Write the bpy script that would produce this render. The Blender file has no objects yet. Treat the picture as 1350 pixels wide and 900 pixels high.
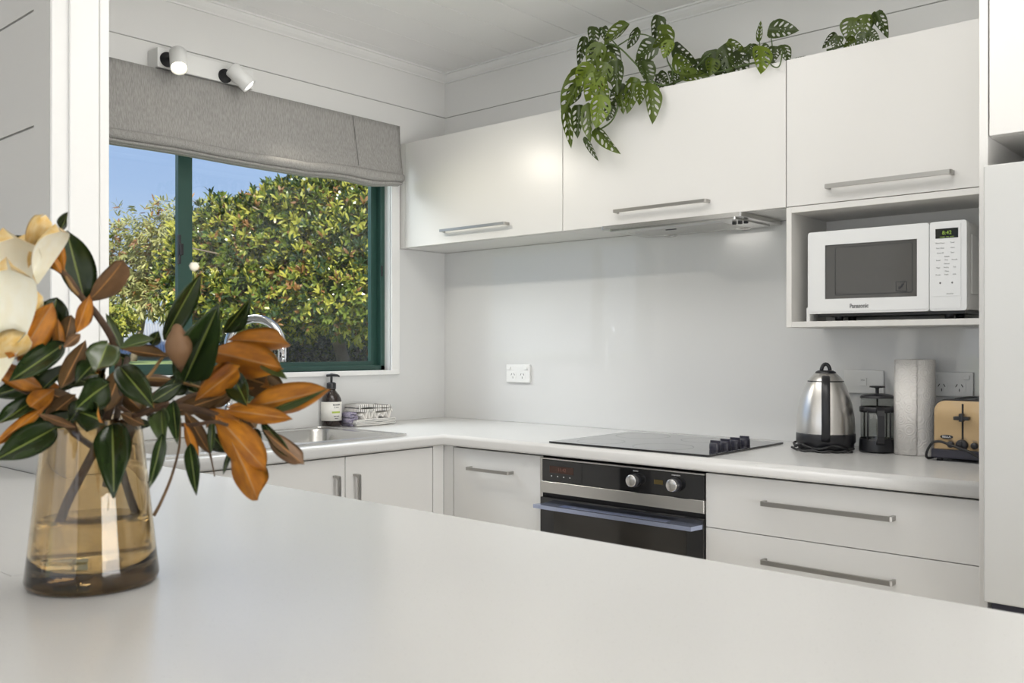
import bpy, bmesh, math, random
from mathutils import Vector, Matrix, geometry
PI = math.pi
S = bpy.context.scene
C = S.collection

# ------------------------------------------------------------------ camera, sky, light, exposure
CAM_Z = 1.205
TH = math.radians(41.54)
FPX, YH = 1213.15, 457.9
cd = bpy.data.cameras.new('camera')
cam = bpy.data.objects.new('camera', cd)
C.objects.link(cam)
cam.location = (0, 0, CAM_Z)
cam.rotation_euler = (PI / 2, 0, TH)
cd.sensor_width = 36
cd.lens = FPX / 1350 * 36
cd.shift_y = (YH - 450) / 1350
cd.clip_start = 0.05
cd.clip_end = 2000
cd.dof.use_dof = True
cd.dof.focus_distance = 3.6
cd.dof.aperture_fstop = 9
S.camera = cam

S.view_settings.view_transform = 'Standard'
S.view_settings.look = 'None'
S.view_settings.gamma = 1.0
S.view_settings.use_curve_mapping = False
S.view_settings.exposure = -0.08

W = bpy.data.worlds.new('sky')
S.world = W
W.use_nodes = True
wn = W.node_tree
wn.nodes.clear()
wo = wn.nodes.new('ShaderNodeOutputWorld')
wb = wn.nodes.new('ShaderNodeBackground')
tc = wn.nodes.new('ShaderNodeTexCoord')
sx = wn.nodes.new('ShaderNodeSeparateXYZ')
cr = wn.nodes.new('ShaderNodeValToRGB')
cr.color_ramp.elements[0].position = 0.0
cr.color_ramp.elements[0].color = (0.74, 0.84, 0.98, 1)
cr.color_ramp.elements[1].position = 0.5
cr.color_ramp.elements[1].color = (0.22, 0.37, 0.84, 1)
e = cr.color_ramp.elements.new(0.16)
e.color = (0.45, 0.62, 0.95, 1)
wn.links.new(tc.outputs['Generated'], sx.inputs[0])
wn.links.new(sx.outputs['Z'], cr.inputs[0])
wn.links.new(cr.outputs[0], wb.inputs[0])
wn.links.new(wb.outputs[0], wo.inputs[0])
wb.inputs[1].default_value = 1.0

sd = bpy.data.lights.new('sun', 'SUN')
sd.energy = 8.0
sd.angle = 0.01
sd.color = (1.0, 0.95, 0.86)
sun = bpy.data.objects.new('sun', sd)
C.objects.link(sun)
sun.rotation_euler = Vector((-0.72, 0.50, -0.62)).to_track_quat('-Z', 'Y').to_euler()


def area(name, loc, direction, sx_, sy_, power, col=(1, 1, 1)):
    l = bpy.data.lights.new(name, 'AREA')
    l.shape = 'RECTANGLE'
    l.size, l.size_y = sx_, sy_
    l.energy = power
    l.color = col
    o = bpy.data.objects.new(name, l)
    C.objects.link(o)
    o.location = loc
    o.rotation_euler = Vector(direction).to_track_quat('-Z', 'Y').to_euler()
    return o


# daylight entering by the glazed rear opening of the dining room
area('daylight_rear_opening', (-0.2, -3.45, 1.15), (0.1, 1, 0.5), 4.6, 2.1, 42, (1.0, 0.995, 0.985))
area('added_side_fill', (2.35, 0.95, 1.15), (-1, 0.0, 0.95), 1.8, 1.7, 108, (1.0, 0.995, 0.985))  # fill lamp added before the solid right wall, which has no opening
# unseen fill lamp added outside above the window to brighten the breakfast bar
area('added_fill_above_window', (-4.3, 1.5, 3.15), (1, -0.12, -0.62), 2.4, 1.3, 150, (0.95, 0.975, 1.0))
# fill lamps added under the ceiling, out of view, to brighten cabinets and room
for i, (x, y, en) in enumerate([(-1.7, 1.65, 7.5), (-0.7, 1.65, 7.5), (-0.9, -1.0, 2), (0.9, -1.0, 2)]):
    l = bpy.data.lights.new('added_ceiling_fill', 'AREA')
    l.shape = 'DISK'
    l.size = 0.9
    l.energy = en
    l.color = (1, 0.98, 0.95)
    o = bpy.data.objects.new('added_ceiling_fill', l)
    C.objects.link(o)
    o.location = (x, y, 2.385)

# ------------------------------------------------------------------ helpers
RND = random.Random(7)


def mat(name, col, rough=0.5, metal=0.0, bump=None, bscale=50, spec=None, trans=None, ior=None, coat=None,
        emit=None, estr=0, noise=None, nscale=30, aniso=None, stretch=None):
    m = bpy.data.materials.new(name)
    m.use_nodes = True
    nt = m.node_tree
    b = nt.nodes['Principled BSDF']
    b.inputs['Base Color'].default_value = (*col, 1)
    b.inputs['Roughness'].default_value = rough
    b.inputs['Metallic'].default_value = metal
    if spec is not None: b.inputs['Specular IOR Level'].default_value = spec
    if trans is not None: b.inputs['Transmission Weight'].default_value = trans
    if ior is not None: b.inputs['IOR'].default_value = ior
    if coat is not None:
        b.inputs['Coat Weight'].default_value = coat
        b.inputs['Coat Roughness'].default_value = 0.05
    if emit is not None:
        b.inputs['Emission Color'].default_value = (*emit, 1)
        b.inputs['Emission Strength'].default_value = estr
    tcn = nt.nodes.new('ShaderNodeTexCoord')
    src = tcn.outputs['Object']
    if stretch is not None:
        mp = nt.nodes.new('ShaderNodeMapping')
        mp.inputs['Scale'].default_value = stretch
        nt.links.new(src, mp.inputs[0])
        src = mp.outputs[0]
    if noise is not None:
        n = nt.nodes.new('ShaderNodeTexNoise')
        n.inputs['Scale'].default_value = nscale
        n.inputs['Detail'].default_value = 4
        nt.links.new(src, n.inputs['Vector'])
        r = nt.nodes.new('ShaderNodeValToRGB')
        r.color_ramp.elements[0].position = 0.35
        r.color_ramp.elements[1].position = 0.65
        r.color_ramp.elements[0].color = (*noise, 1)
        r.color_ramp.elements[1].color = (*col, 1)
        nt.links.new(n.outputs['Fac'], r.inputs[0])
        nt.links.new(r.outputs[0], b.inputs['Base Color'])
    if bump is not None:
        n = nt.nodes.new('ShaderNodeTexNoise')
        n.inputs['Scale'].default_value = bscale
        n.inputs['Detail'].default_value = 3
        nt.links.new(src, n.inputs['Vector'])
        bp = nt.nodes.new('ShaderNodeBump')
        bp.inputs['Strength'].default_value = bump
        bp.inputs['Distance'].default_value = 0.002
        nt.links.new(n.outputs['Fac'], bp.inputs['Height'])
        nt.links.new(bp.outputs[0], b.inputs['Normal'])
    return m


M = {}
M['wall'] = mat('painted_board', (0.80, 0.795, 0.775), 0.45, bump=0.03, bscale=60)
M['dining'] = mat('backlit_shade_board', (0.54, 0.535, 0.515), 0.45, bump=0.03, bscale=60)  # back-lit shade of the nib wall put into its board colour
M['groove'] = mat('board_joint', (0.42, 0.415, 0.40), 0.7)
M['ceil'] = mat('painted_ceiling', (0.90, 0.895, 0.88), 0.4)
M['trim'] = mat('painted_trim', (0.84, 0.835, 0.815), 0.32)
M['door'] = mat('white_lacquer', (0.73, 0.715, 0.69), 0.30, bump=0.012, bscale=25)
M['base'] = mat('white_melamine', (0.70, 0.695, 0.68), 0.34, bump=0.012, bscale=25)
M['carcass'] = mat('carcass_board', (0.72, 0.705, 0.675), 0.45)
M['dark'] = mat('shadow_gap', (0.02, 0.02, 0.02), 0.8)
M['splash'] = mat('painted_glass', (0.70, 0.70, 0.69), 0.035, spec=0.5)
M['brush'] = mat('brushed_nickel', (0.40, 0.39, 0.37), 0.34, 1.0, bump=0.02, bscale=300, stretch=(1, 8, 8))
M['steel'] = mat('stainless_steel', (0.66, 0.65, 0.63), 0.24, 1.0, bump=0.015, bscale=200)
M['kettle'] = mat('brushed_kettle_steel', (0.74, 0.72, 0.69), 0.30, 1.0, bump=0.03, bscale=120, stretch=(1, 1, 0.05))
M['chrome'] = mat('chrome', (0.80, 0.81, 0.83), 0.06, 1.0)
M['blackglass'] = mat('black_glass', (0.012, 0.012, 0.013), 0.04, coat=0.5)
M['ovenglass'] = mat('smoked_glass', (0.035, 0.032, 0.028), 0.06)
M['black'] = mat('black_plastic', (0.018, 0.018, 0.021), 0.33)
M['cord'] = mat('black_rubber', (0.015, 0.015, 0.016), 0.45)
M['handleblue'] = mat('sky_tinted_filmed_aluminium', (0.50, 0.56, 0.76), 0.22, 0.9)  # sky-blue reflection on the handle film put into the base colour
M['plastic'] = mat('white_plastic', (0.82, 0.82, 0.80), 0.3)
M['mw'] = mat('microwave_white', (0.78, 0.785, 0.78), 0.16)
M['mwside'] = mat('microwave_casing', (0.70, 0.70, 0.69), 0.4)
M['mwwin'] = mat('microwave_window', (0.085, 0.083, 0.078), 0.05)
M['print'] = mat('grey_print', (0.16, 0.16, 0.16), 0.6)
M['lcd'] = mat('display_panel', (0.012, 0.014, 0.010), 0.08)
M['green_led'] = mat('display_digits', (0.16, 0.26, 0.03), 0.5, emit=(0.5, 0.75, 0.1), estr=0.25)
M['frame'] = mat('dark_green_aluminium', (0.026, 0.075, 0.060), 0.34)
M['gold'] = mat('champagne_enamel', (0.56, 0.395, 0.21), 0.24, 0.45, coat=0.4)
M['navy'] = mat('dark_base_plastic', (0.028, 0.027, 0.042), 0.35)
M['paper'] = mat('kitchen_paper', (0.84, 0.81, 0.77), 0.85)
M['card'] = mat('cardboard_core', (0.12, 0.09, 0.07), 0.9)
M['white_text'] = mat('white_lettering', (0.8, 0.8, 0.8), 0.5)
M['floor'] = None


def worktop_mat():
    m = mat('speckled_laminate', (0.70, 0.70, 0.685), 0.24, spec=0.5)
    nt = m.node_tree
    b = nt.nodes['Principled BSDF']
    t = nt.nodes.new('ShaderNodeTexCoord')
    n = nt.nodes.new('ShaderNodeTexNoise')
    n.inputs['Scale'].default_value = 420
    n.inputs['Detail'].default_value = 1
    nt.links.new(t.outputs['Object'], n.inputs['Vector'])
    r = nt.nodes.new('ShaderNodeValToRGB')
    r.color_ramp.elements[0].position = 0.24
    r.color_ramp.elements[0].color = (0.45, 0.44, 0.42, 1)
    r.color_ramp.elements[1].position = 0.30
    r.color_ramp.elements[1].color = (0.63, 0.625, 0.61, 1)
    nt.links.new(n.outputs['Fac'], r.inputs[0])
    n2 = nt.nodes.new('ShaderNodeTexNoise')
    n2.inputs['Scale'].default_value = 9
    n2.inputs['Detail'].default_value = 5
    nt.links.new(t.outputs['Object'], n2.inputs['Vector'])
    nt.links.new(r.outputs[0], b.inputs['Base Color'])
    return m


M['top'] = worktop_mat()


def glass_pane(name, tint=(0.96, 0.98, 0.97)):
    m = bpy.data.materials.new(name)
    m.use_nodes = True
    nt = m.node_tree
    nt.nodes.clear()
    o = nt.nodes.new('ShaderNodeOutputMaterial')
    t = nt.nodes.new('ShaderNodeBsdfTransparent')
    t.inputs[0].default_value = (*tint, 1)
    g = nt.nodes.new('ShaderNodeBsdfGlossy')
    g.inputs['Roughness'].default_value = 0.01
    lw_ = nt.nodes.new('ShaderNodeLayerWeight')
    pw = nt.nodes.new('ShaderNodeMath')
    pw.operation = 'POWER'
    pw.inputs[1].default_value = 4
    nt.links.new(lw_.outputs['Facing'], pw.inputs[0])
    fr = nt.nodes.new('ShaderNodeMath')
    fr.operation = 'MULTIPLY_ADD'
    fr.inputs[1].default_value = 0.55
    fr.inputs[2].default_value = 0.035
    nt.links.new(pw.outputs[0], fr.inputs[0])
    mx = nt.nodes.new('ShaderNodeMixShader')
    nt.links.new(fr.outputs[0], mx.inputs[0])
    nt.links.new(t.outputs[0], mx.inputs[1])
    nt.links.new(g.outputs[0], mx.inputs[2])
    nt.links.new(mx.outputs[0], o.inputs[0])
    return m


M['pane'] = glass_pane('window_glass')
M['jug'] = glass_pane('jug_glass', (0.93, 0.94, 0.93))


def link(name, me, m=None, parent=None, smooth=False):
    o = bpy.data.objects.new(name, me)
    C.objects.link(o)
    if m is not None:
        for x in (m if isinstance(m, (list, tuple)) else [m]):
            me.materials.append(x)
    if parent is not None:
        o.parent = parent
    if smooth:
        for p in me.polygons:
            p.use_smooth = True
    return o


def obj(name, bm, m, parent=None, smooth=False):
    me = bpy.data.meshes.new(name)
    bmesh.ops.recalc_face_normals(bm, faces=bm.faces)
    bm.to_mesh(me)
    bm.free()
    return link(name, me, m, parent, smooth)


def tag(o, label, cat, group=None):
    o['label'] = label
    o['category'] = cat
    if group: o['group'] = group
    return o


def thing(name, label, cat, loc=(0, 0, 0), group=None, rz=0):
    o = bpy.data.objects.new(name, None)
    C.objects.link(o)
    o.location = loc
    o.rotation_euler = (0, 0, rz)
    return tag(o, label, cat, group)


def local(o, t):
    o.data.transform(Matrix.Translation(-t.location))
    return o


def struct(name, bm, m, parent=None, smooth=False):
    o = obj(name, bm, m, parent, smooth)
    if parent is None: o['kind'] = 'structure'
    return o


def B():
    return bmesh.new()


def box(bm, x0, x1, y0, y1, z0, z1, bev=0.0, seg=2, mi=0):
    r = bmesh.ops.create_cube(bm, size=1)
    vs = r['verts']
    for v in vs:
        v.co = Vector(((x0 + x1) / 2 + v.co.x * (x1 - x0), (y0 + y1) / 2 + v.co.y * (y1 - y0),
                       (z0 + z1) / 2 + v.co.z * (z1 - z0)))
    fs = set(f for v in vs for f in v.link_faces)
    for f in fs: f.material_index = mi
    if bev > 0:
        es = list(set(e for v in vs for e in v.link_edges))
        bmesh.ops.bevel(bm, geom=es, offset=bev, segments=seg, profile=0.7, affect='EDGES', clamp_overlap=True)
    return bm


def tube(bm, pts, r, seg=10, mi=0, caps=True):
    pts = [Vector(p) for p in pts]
    n = len(pts)
    rr = r if isinstance(r, (list, tuple)) else [r] * n
    rings = []
    prev = None
    for i, p in enumerate(pts):
        d = (pts[min(i + 1, n - 1)] - pts[max(i - 1, 0)]).normalized()
        if prev is None:
            a = d.orthogonal().normalized()
        else:
            a = (prev - d * prev.dot(d))
            a = a.normalized() if a.length > 1e-6 else d.orthogonal().normalized()
        prev = a
        b = d.cross(a)
        rings.append([bm.verts.new(p + (a * math.cos(t) + b * math.sin(t)) * rr[i])
                      for t in [2 * PI * k / seg for k in range(seg)]])
    for i in range(n - 1):
        for k in range(seg):
            f = bm.faces.new((rings[i][k], rings[i][(k + 1) % seg], rings[i + 1][(k + 1) % seg], rings[i + 1][k]))
            f.material_index = mi
            f.smooth = True
    if caps:
        for q in (rings[0], rings[-1]):
            f = bm.faces.new(q)
            f.material_index = mi
    return bm


def lathe(bm, prof, c=(0, 0, 0), seg=48, mi=0, axis='z', smooth=True):
    """profile of (radius, height) turned about an axis through c"""
    c = Vector(c)
    def place(r, t, h):
        if axis == 'z': return c + Vector((r * math.cos(t), r * math.sin(t), h))
        if axis == 'y': return c + Vector((r * math.cos(t), h, r * math.sin(t)))
        return c + Vector((h, r * math.cos(t), r * math.sin(t)))
    rings = []
    for r, h in prof:
        if r < 1e-6:
            rings.append([bm.verts.new(place(0, 0, h))])
        else:
            rings.append([bm.verts.new(place(r, 2 * PI * k / seg, h)) for k in range(seg)])
    for a, b in zip(rings[:-1], rings[1:]):
        for k in range(seg):
            q = [a[k % len(a)], a[(k + 1) % len(a)], b[(k + 1) % len(b)], b[k % len(b)]]
            u = []
            for v in q:
                if v not in u: u.append(v)
            if len(u) > 2:
                f = bm.faces.new(u)
                f.material_index = mi
                f.smooth = smooth
    return bm


def spline(pts, n=8):
    pts = [Vector(p) for p in pts]
    out = []
    P = [pts[0] * 2 - pts[1]] + pts + [pts[-1] * 2 - pts[-2]]
    for i in range(1, len(P) - 2):
        for k in range(n):
            t = k / n
            a, b, c, d = P[i - 1], P[i], P[i + 1], P[i + 2]
            out.append(0.5 * ((2 * b) + (c - a) * t + (2 * a - 5 * b + 4 * c - d) * t * t
                              + (3 * b - a - 3 * c + d) * t ** 3))
    out.append(pts[-1])
    return out


def rrect(x0, x1, y0, y1, r, n=6):
    o = []
    for cx, cy, a0 in ((x1 - r, y1 - r, 0), (x0 + r, y1 - r, 90), (x0 + r, y0 + r, 180), (x1 - r, y0 + r, 270)):
        for k in range(n + 1):
            a = math.radians(a0 + 90 * k / n)
            o.append((cx + r * math.cos(a), cy + r * math.sin(a)))
    return o


def inside(p, poly):
    x, y = p
    c = False
    j = len(poly) - 1
    for i in range(len(poly)):
        xi, yi = poly[i]
        xj, yj = poly[j]
        if (yi > y) != (yj > y) and x < (xj - xi) * (y - yi) / (yj - yi) + xi: c = not c
        j = i
    return c


def cdt(outline, holes=(), extra=()):
    vs = [Vector(p) for p in outline]
    es = [(i, (i + 1) % len(outline)) for i in range(len(outline))]
    for h in holes:
        o = len(vs)
        vs += [Vector(p) for p in h]
        es += [(o + i, o + (i + 1) % len(h)) for i in range(len(h))]
    vs += [Vector(p) for p in extra]
    r = geometry.delaunay_2d_cdt(vs, es, [], 0, 1e-6)
    V, F = r[0], r[2]
    keep = []
    for f in F:
        c = sum((V[i] for i in f), Vector((0, 0))) / len(f)
        if inside(c, outline) and not any(inside(c, h) for h in holes):
            keep.append(f)
    return V, keep


def prism(bm, outline, holes, z0, z1, mi=0, fn=None):
    """flat plate with holes; fn maps (u, v, w) to a point"""
    fn = fn or (lambda u, v, w: (u, v, w))
    V, F = cdt(outline, holes)
    lo = [bm.verts.new(fn(v.x, v.y, z0)) for v in V]
    hi = [bm.verts.new(fn(v.x, v.y, z1)) for v in V]
    for f in F:
        bm.faces.new([hi[i] for i in f]).material_index = mi
        bm.faces.new([lo[i] for i in reversed(f)]).material_index = mi
    cnt = {}
    for f in F:
        for i in range(len(f)):
            e = (f[i], f[(i + 1) % len(f)])
            cnt[e] = 1
    for (a, b) in list(cnt):
        if (b, a) not in cnt:
            bm.faces.new((lo[a], lo[b], hi[b], hi[a])).material_index = mi
    for v in lo + hi:
        if not v.link_faces: bm.verts.remove(v)
    return bm


def text(name, s, size, loc, m, parent, rot=(PI / 2, 0, 0), ext=0.0003, bold=0.0, align='CENTER', sx_=1.0):
    cu = bpy.data.curves.new(name, 'FONT')
    cu.body = s
    cu.size = size
    cu.extrude = ext
    cu.offset = bold
    cu.align_x = align
    cu.align_y = 'CENTER'
    cu.materials.append(m)
    o = bpy.data.objects.new(name, cu)
    C.objects.link(o)
    o.location = loc
    o.rotation_euler = rot
    o.scale = (sx_, 1, 1)
    o.parent = parent
    return o


def at(px, py, t):
    """the point seen at a place of the 1350x900 frame at forward distance t; used to survey positions"""
    r = (px - 675) / FPX
    c, s = math.cos(TH), math.sin(TH)
    return Vector((t * (-s + r * c), t * (c + r * s), CAM_Z + t * (YH - py) / FPX))


def at_y(px, py, y):
    r = (px - 675) / FPX
    c, s = math.cos(TH), math.sin(TH)
    return at(px, py, y / (c + r * s))


def at_x(px, py, x):
    r = (px - 675) / FPX
    c, s = math.cos(TH), math.sin(TH)
    return at(px, py, x / (-s + r * c))


# ------------------------------------------------------------------ setting
WL, BW, CZ = -2.909, 2.838, 2.40
RX, RY = 2.45, -3.6

fm = mat('timber_floor', (0.66, 0.60, 0.52), 0.35, noise=(0.56, 0.50, 0.42), nscale=3, stretch=(1, 14, 1))
bm = B()
box(bm, WL - 0.1, RX + 0.1, RY - 0.1, BW + 0.1, -0.08, 0)
struct('floor', bm, fm)

# ceiling boards run towards the back wall, 170 mm wide with fine joints
bm = B()
x = -2.318 - 0.17 * 4
xs = []
while x < RX + 0.2:
    xs.append(x)
    x += 0.17
for a, b in zip(xs[:-1], xs[1:]):
    box(bm, a + 0.0016, b - 0.0016, RY - 0.1, BW + 0.05, CZ, CZ + 0.02, 0.0012, 1)
box(bm, xs[0], xs[-1], RY - 0.1, BW + 0.05, CZ + 0.006, CZ + 0.06, mi=1)
struct('ceiling', bm, [M['ceil'], M['groove']])


def boards_y(name, x0, x1, y, thick, z0, z1, zg, out=-1):
    """wall parallel to X at y, horizontal boards with joints at zg"""
    bm = B()
    zs = [z0] + [z for z in sorted(zg) if z0 < z < z1] + [z1]
    for i, (a, b) in enumerate(zip(zs[:-1], zs[1:])):
        g0 = 0.0018 if i > 0 else 0
        g1 = 0.0018 if i < len(zs) - 2 else 0
        box(bm, x0, x1, min(y, y - out * 0.012), max(y, y - out * 0.012), a + g0, b - g1)
    box(bm, x0, x1, min(y - out * 0.004, y - out * thick), max(y - out * 0.004, y - out * thick), z0, z1, mi=1)
    return struct(name, bm, [M['wall'], M['groove']])


ZG = 2.214   # board joint just above the wall cabinets
SP = 0.281
boards_y('wall_back', WL - 0.12, RX + 0.1, BW, 0.12, 0, CZ + 0.02, [ZG])

# window wall with its opening
WY0, WY1, WZ0, WZ1 = 0.80 + 0.35, 2.521, 1.112, 2.06
bm = B()
T = 0.12


def wl(y0, y1, z0, z1):
    box(bm, WL - 0.012, WL, y0, y1, z0, z1)
    box(bm, WL - T, WL - 0.004, y0, y1, z0, z1, mi=0)


wl(RY - 0.1, WY0, 0, ZG - 0.0018)
wl(WY1, BW, 0, ZG - 0.0018)
wl(WY0, WY1, 0, WZ0)
wl(WY0, WY1, WZ1, ZG - 0.0018)
box(bm, WL - T, WL - 0.004, RY - 0.1, BW, ZG - 0.003, ZG + 0.003, mi=1)
wl(RY - 0.1, BW, ZG + 0.0018, CZ + 0.02)
struct('wall_left', bm, [M['wall'], M['groove']])

bm = B()
box(bm, RX, RX + 0.1, RY - 0.1, BW, 0, CZ + 0.02)
struct('wall_right', bm, M['wall'])
bm = B()
# rear wall of the dining room with a wide glazed opening
box(bm, WL, -2.6, RY - 0.1, RY, 0, CZ)
box(bm, 2.2, RX, RY - 0.1, RY, 0, CZ)
box(bm, -2.6, 2.2, RY - 0.1, RY, 2.3, CZ)
struct('wall_rear', bm, M['wall'])
bm = B()
for a in (-2.6, -1.41, -0.23, 0.96, 2.14):
    box(bm, a, a + 0.06, RY - 0.07, RY - 0.02, 0, 2.3)
for z in (0, 2.24):
    box(bm, -2.6, 2.2, RY - 0.07, RY - 0.02, z, z + 0.06)
struct('door_1', bm, M['frame'])

# cornices
def cornice(name, pts_fn, a, b, m=M['trim']):
    prof = [(0, 0), (0, -0.036), (0.006, -0.036), (0.006, -0.030), (0.016, -0.022), (0.024, -0.013), (0.027, -0.006), (0.036, -0.006), (0.036, 0)]
    bm = B()
    r0 = [bm.verts.new(pts_fn(a, d, z, 0)) for d, z in prof]
    r1 = [bm.verts.new(pts_fn(b, d, z, 1)) for d, z in prof]
    for i in range(len(prof)):
        j = (i + 1) % len(prof)
        bm.faces.new((r0[i], r0[j], r1[j], r1[i]))
    bm.faces.new(r0)
    bm.faces.new(r1)
    return struct(name, bm, m)


cornice('trim_1', lambda s, d, z, k: (s + (d if k == 0 else 0), BW - d, CZ + z), WL, RX)
cornice('trim_2', lambda s, d, z, k: (WL + d, s - (d if k == 1 else 0), CZ + z), RY, BW)

# nib wall standing between kitchen and dining room, lined with boards, and its jamb
NX, NY0, NY1 = -2.233, 0.90, 1.031
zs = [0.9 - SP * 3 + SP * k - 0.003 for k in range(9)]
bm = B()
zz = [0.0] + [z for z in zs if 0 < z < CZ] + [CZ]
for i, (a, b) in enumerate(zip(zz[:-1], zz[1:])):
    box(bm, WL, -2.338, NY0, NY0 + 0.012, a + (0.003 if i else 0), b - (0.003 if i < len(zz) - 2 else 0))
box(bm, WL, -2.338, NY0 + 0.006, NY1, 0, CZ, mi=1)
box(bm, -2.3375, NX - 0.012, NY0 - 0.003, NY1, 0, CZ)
struct('wall_nib', bm, [M['dining'], mat('dining_joint', (0.30, 0.295, 0.285), 0.7)])  # boards and joints coloured darker for the back-lit side
bm = B()
box(bm, NX - 0.012, NX, NY0 - 0.003, NY1, 0, CZ, 0.002, 1)
box(bm, NX, NX + 0.010, 0.935, 1.004, 0.9, CZ, 0.004, 3)
box(bm, NX, NX + 0.004, 1.008, NY1, 0.9, CZ, 0.0015, 1)
struct('trim_3', bm, M['trim'])

# window: timber reveal, architrave and sill, green aluminium sliding frame
bm = B()
for y0, y1, z0, z1 in ((WY1, 2.565, 1.094, 2.10), (WY0 - 0.045, WY0, 1.094, 2.10), (WY0, WY1, WZ1 - 0.0, 2.10)):
    box(bm, WL, WL + 0.012, y0, y1, z0, z1, 0.002, 1)
box(bm, WL - T, WL, WY1 - 0.0005, WY1 + 0.02, WZ0 - 0.02, WZ1)      # reveal right
box(bm, WL - T, WL, WY0 - 0.02, WY0, WZ0 - 0.02, WZ1)
box(bm, WL - T, WL, WY0, WY1, WZ1, WZ1 + 0.02)
struct('trim_4', bm, M['trim'])
bm = B()
box(bm, WL - 0.06, WL + 0.022, WY0 - 0.045, 2.552, 1.094, WZ0, 0.003, 2)
struct('trim_5', bm, M['trim'])

FX0, FX1 = WL - 0.085, WL - 0.033     # frame depth range
bm = B()
box(bm, FX0, FX1, WY0, WY1, WZ0, WZ0 + 0.020, 0.0015, 1)
box(bm, FX0, FX1, WY0, WY1, WZ1 - 0.03, WZ1, 0.0015, 1)
box(bm, FX0, FX1, WY1 - 0.022, WY1, WZ0, WZ1, 0.0015, 1)
box(bm, FX0, FX1, WY0, WY0 + 0.03, WZ0, WZ1, 0.0015, 1)
win = struct('window_1', bm, M['frame'])


def sash(y0, y1, x0, x1, wl_, wr, nm='sash'):
    bm = B()
    z0, z1 = WZ0 + 0.012, WZ1 - 0.025
    prism(bm, [(y0, z0), (y1, z0), (y1, z1), (y0, z1)],
          [[(y0 + wl_, z0 + 0.024), (y1 - wr, z0 + 0.024), (y1 - wr, z1 - 0.03), (y0 + wl_, z1 - 0.03)]],
          x0, x1, fn=lambda u, v, w: (w, u, v))
    s = obj(nm, bm, M['frame'], win)
    bm = B()
    xm = (x0 + x1) / 2
    box(bm, xm - 0.002, xm + 0.002, y0 + wl_ - 0.004, y1 - wr + 0.004, z0 + 0.02, z1 - 0.026)
    obj('pane', bm, M['pane'], s)
    return s


a = sash(1.615, 2.500, FX0 + 0.004, FX0 + 0.024, 0.022, 0.030)
b = sash(WY0 + 0.025, 1.652, FX1 - 0.022, FX1 - 0.002, 0.03, 0.052)
bm = B()
box(bm, FX1 - 0.002, FX1 + 0.012, 1.594, 1.604, 1.49, 1.59, 0.003, 2)
box(bm, FX1, FX1 + 0.018, 1.596, 1.610, 1.52, 1.56, 0.003, 2)
obj('latch', bm, M['black'], b)
bm = B()
box(bm, FX1 - 0.012, FX1 + 0.004, 2.500, 2.509, 1.50, 1.545, 0.002, 1)
obj('latch', bm, M['black'], a)

# ------------------------------------------------------------------ splashback glass
bm = B()
box(bm, WL + 0.006, -0.5875, BW - 0.007, BW - 0.001, 0.9005, 1.617)
o = obj('splashback', bm, M['splash'])
tag(o, 'glossy pale grey glass splashback along the back wall above the hob', 'splashback')
bm = B()
prism(bm, [(1.035, 0.9005), (BW - 0.0075, 0.9005), (BW - 0.0075, 1.617), (2.567, 1.617), (2.567, 1.0935), (1.035, 1.0935)], [],
      WL + 0.0008, WL + 0.0065, fn=lambda u, v, w: (w, u, v))
o = obj('splashback', bm, M['splash'])
tag(o, 'pale grey glass splashback below and beside the window', 'splashback')

# ------------------------------------------------------------------ worktops
ED = 0.013


def nosing(bm, secs):
    """rounded front edge; secs is a list of functions giving the point for (outward d, z)"""
    prof = [(0, 0.862), (0.006, 0.862)]
    for k in range(7):
        a = -PI / 2 + PI * k / 6 * 0.5
        prof.append((0.005 + 0.008 * math.cos(a), 0.870 + 0.008 * math.sin(a)))
    for k in range(9):
        a = PI / 2 * k / 8
        prof.append((0.0 + 0.013 * math.cos(a), 0.887 + 0.013 * math.sin(a)))
    rings = [[bm.verts.new(f(d, z)) for d, z in prof] for f in secs]
    for A, Bq in zip(rings[:-1], rings[1:]):
        for i in range(len(prof) - 1):
            fc = bm.faces.new((A[i], A[i + 1], Bq[i + 1], Bq[i]))
            fc.smooth = True
    bm.faces.new(rings[0])
    bm.faces.new(rings[-1])


XF, YF = -2.318, 2.255      # front edges of the two runs
SX0, SX1, SY0, SY1 = -2.862, -2.368, 1.20, 2.155   # sink outline
bowls = [(-2.80, -2.425, 1.70, 2.095), (-2.80, -2.425, 1.27, 1.62)]
bm = B()
cut = [rrect(a - 0.004, b + 0.004, c - 0.004, d + 0.004, 0.06) for a, b, c, d in bowls]
prism(bm, [(WL + 0.0015, 1.1775), (XF - ED, 1.1775), (XF - ED, YF + ED), (-0.5845, YF + ED), (-0.5845, BW - 0.0005), (WL + 0.0015, BW - 0.0005)],
      cut, 0.862, 0.9)
nosing(bm, [lambda d, z: (XF - ED + d, 1.1775, z), lambda d, z: (XF - ED + d, YF + ED - d, z), lambda d, z: (-0.5845, YF + ED - d, z)])
wt = obj('kitchen_worktop', bm, M['top'])
tag(wt, 'pale speckled L-shaped worktop with rounded edge under the window and hob', 'worktop')

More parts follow.
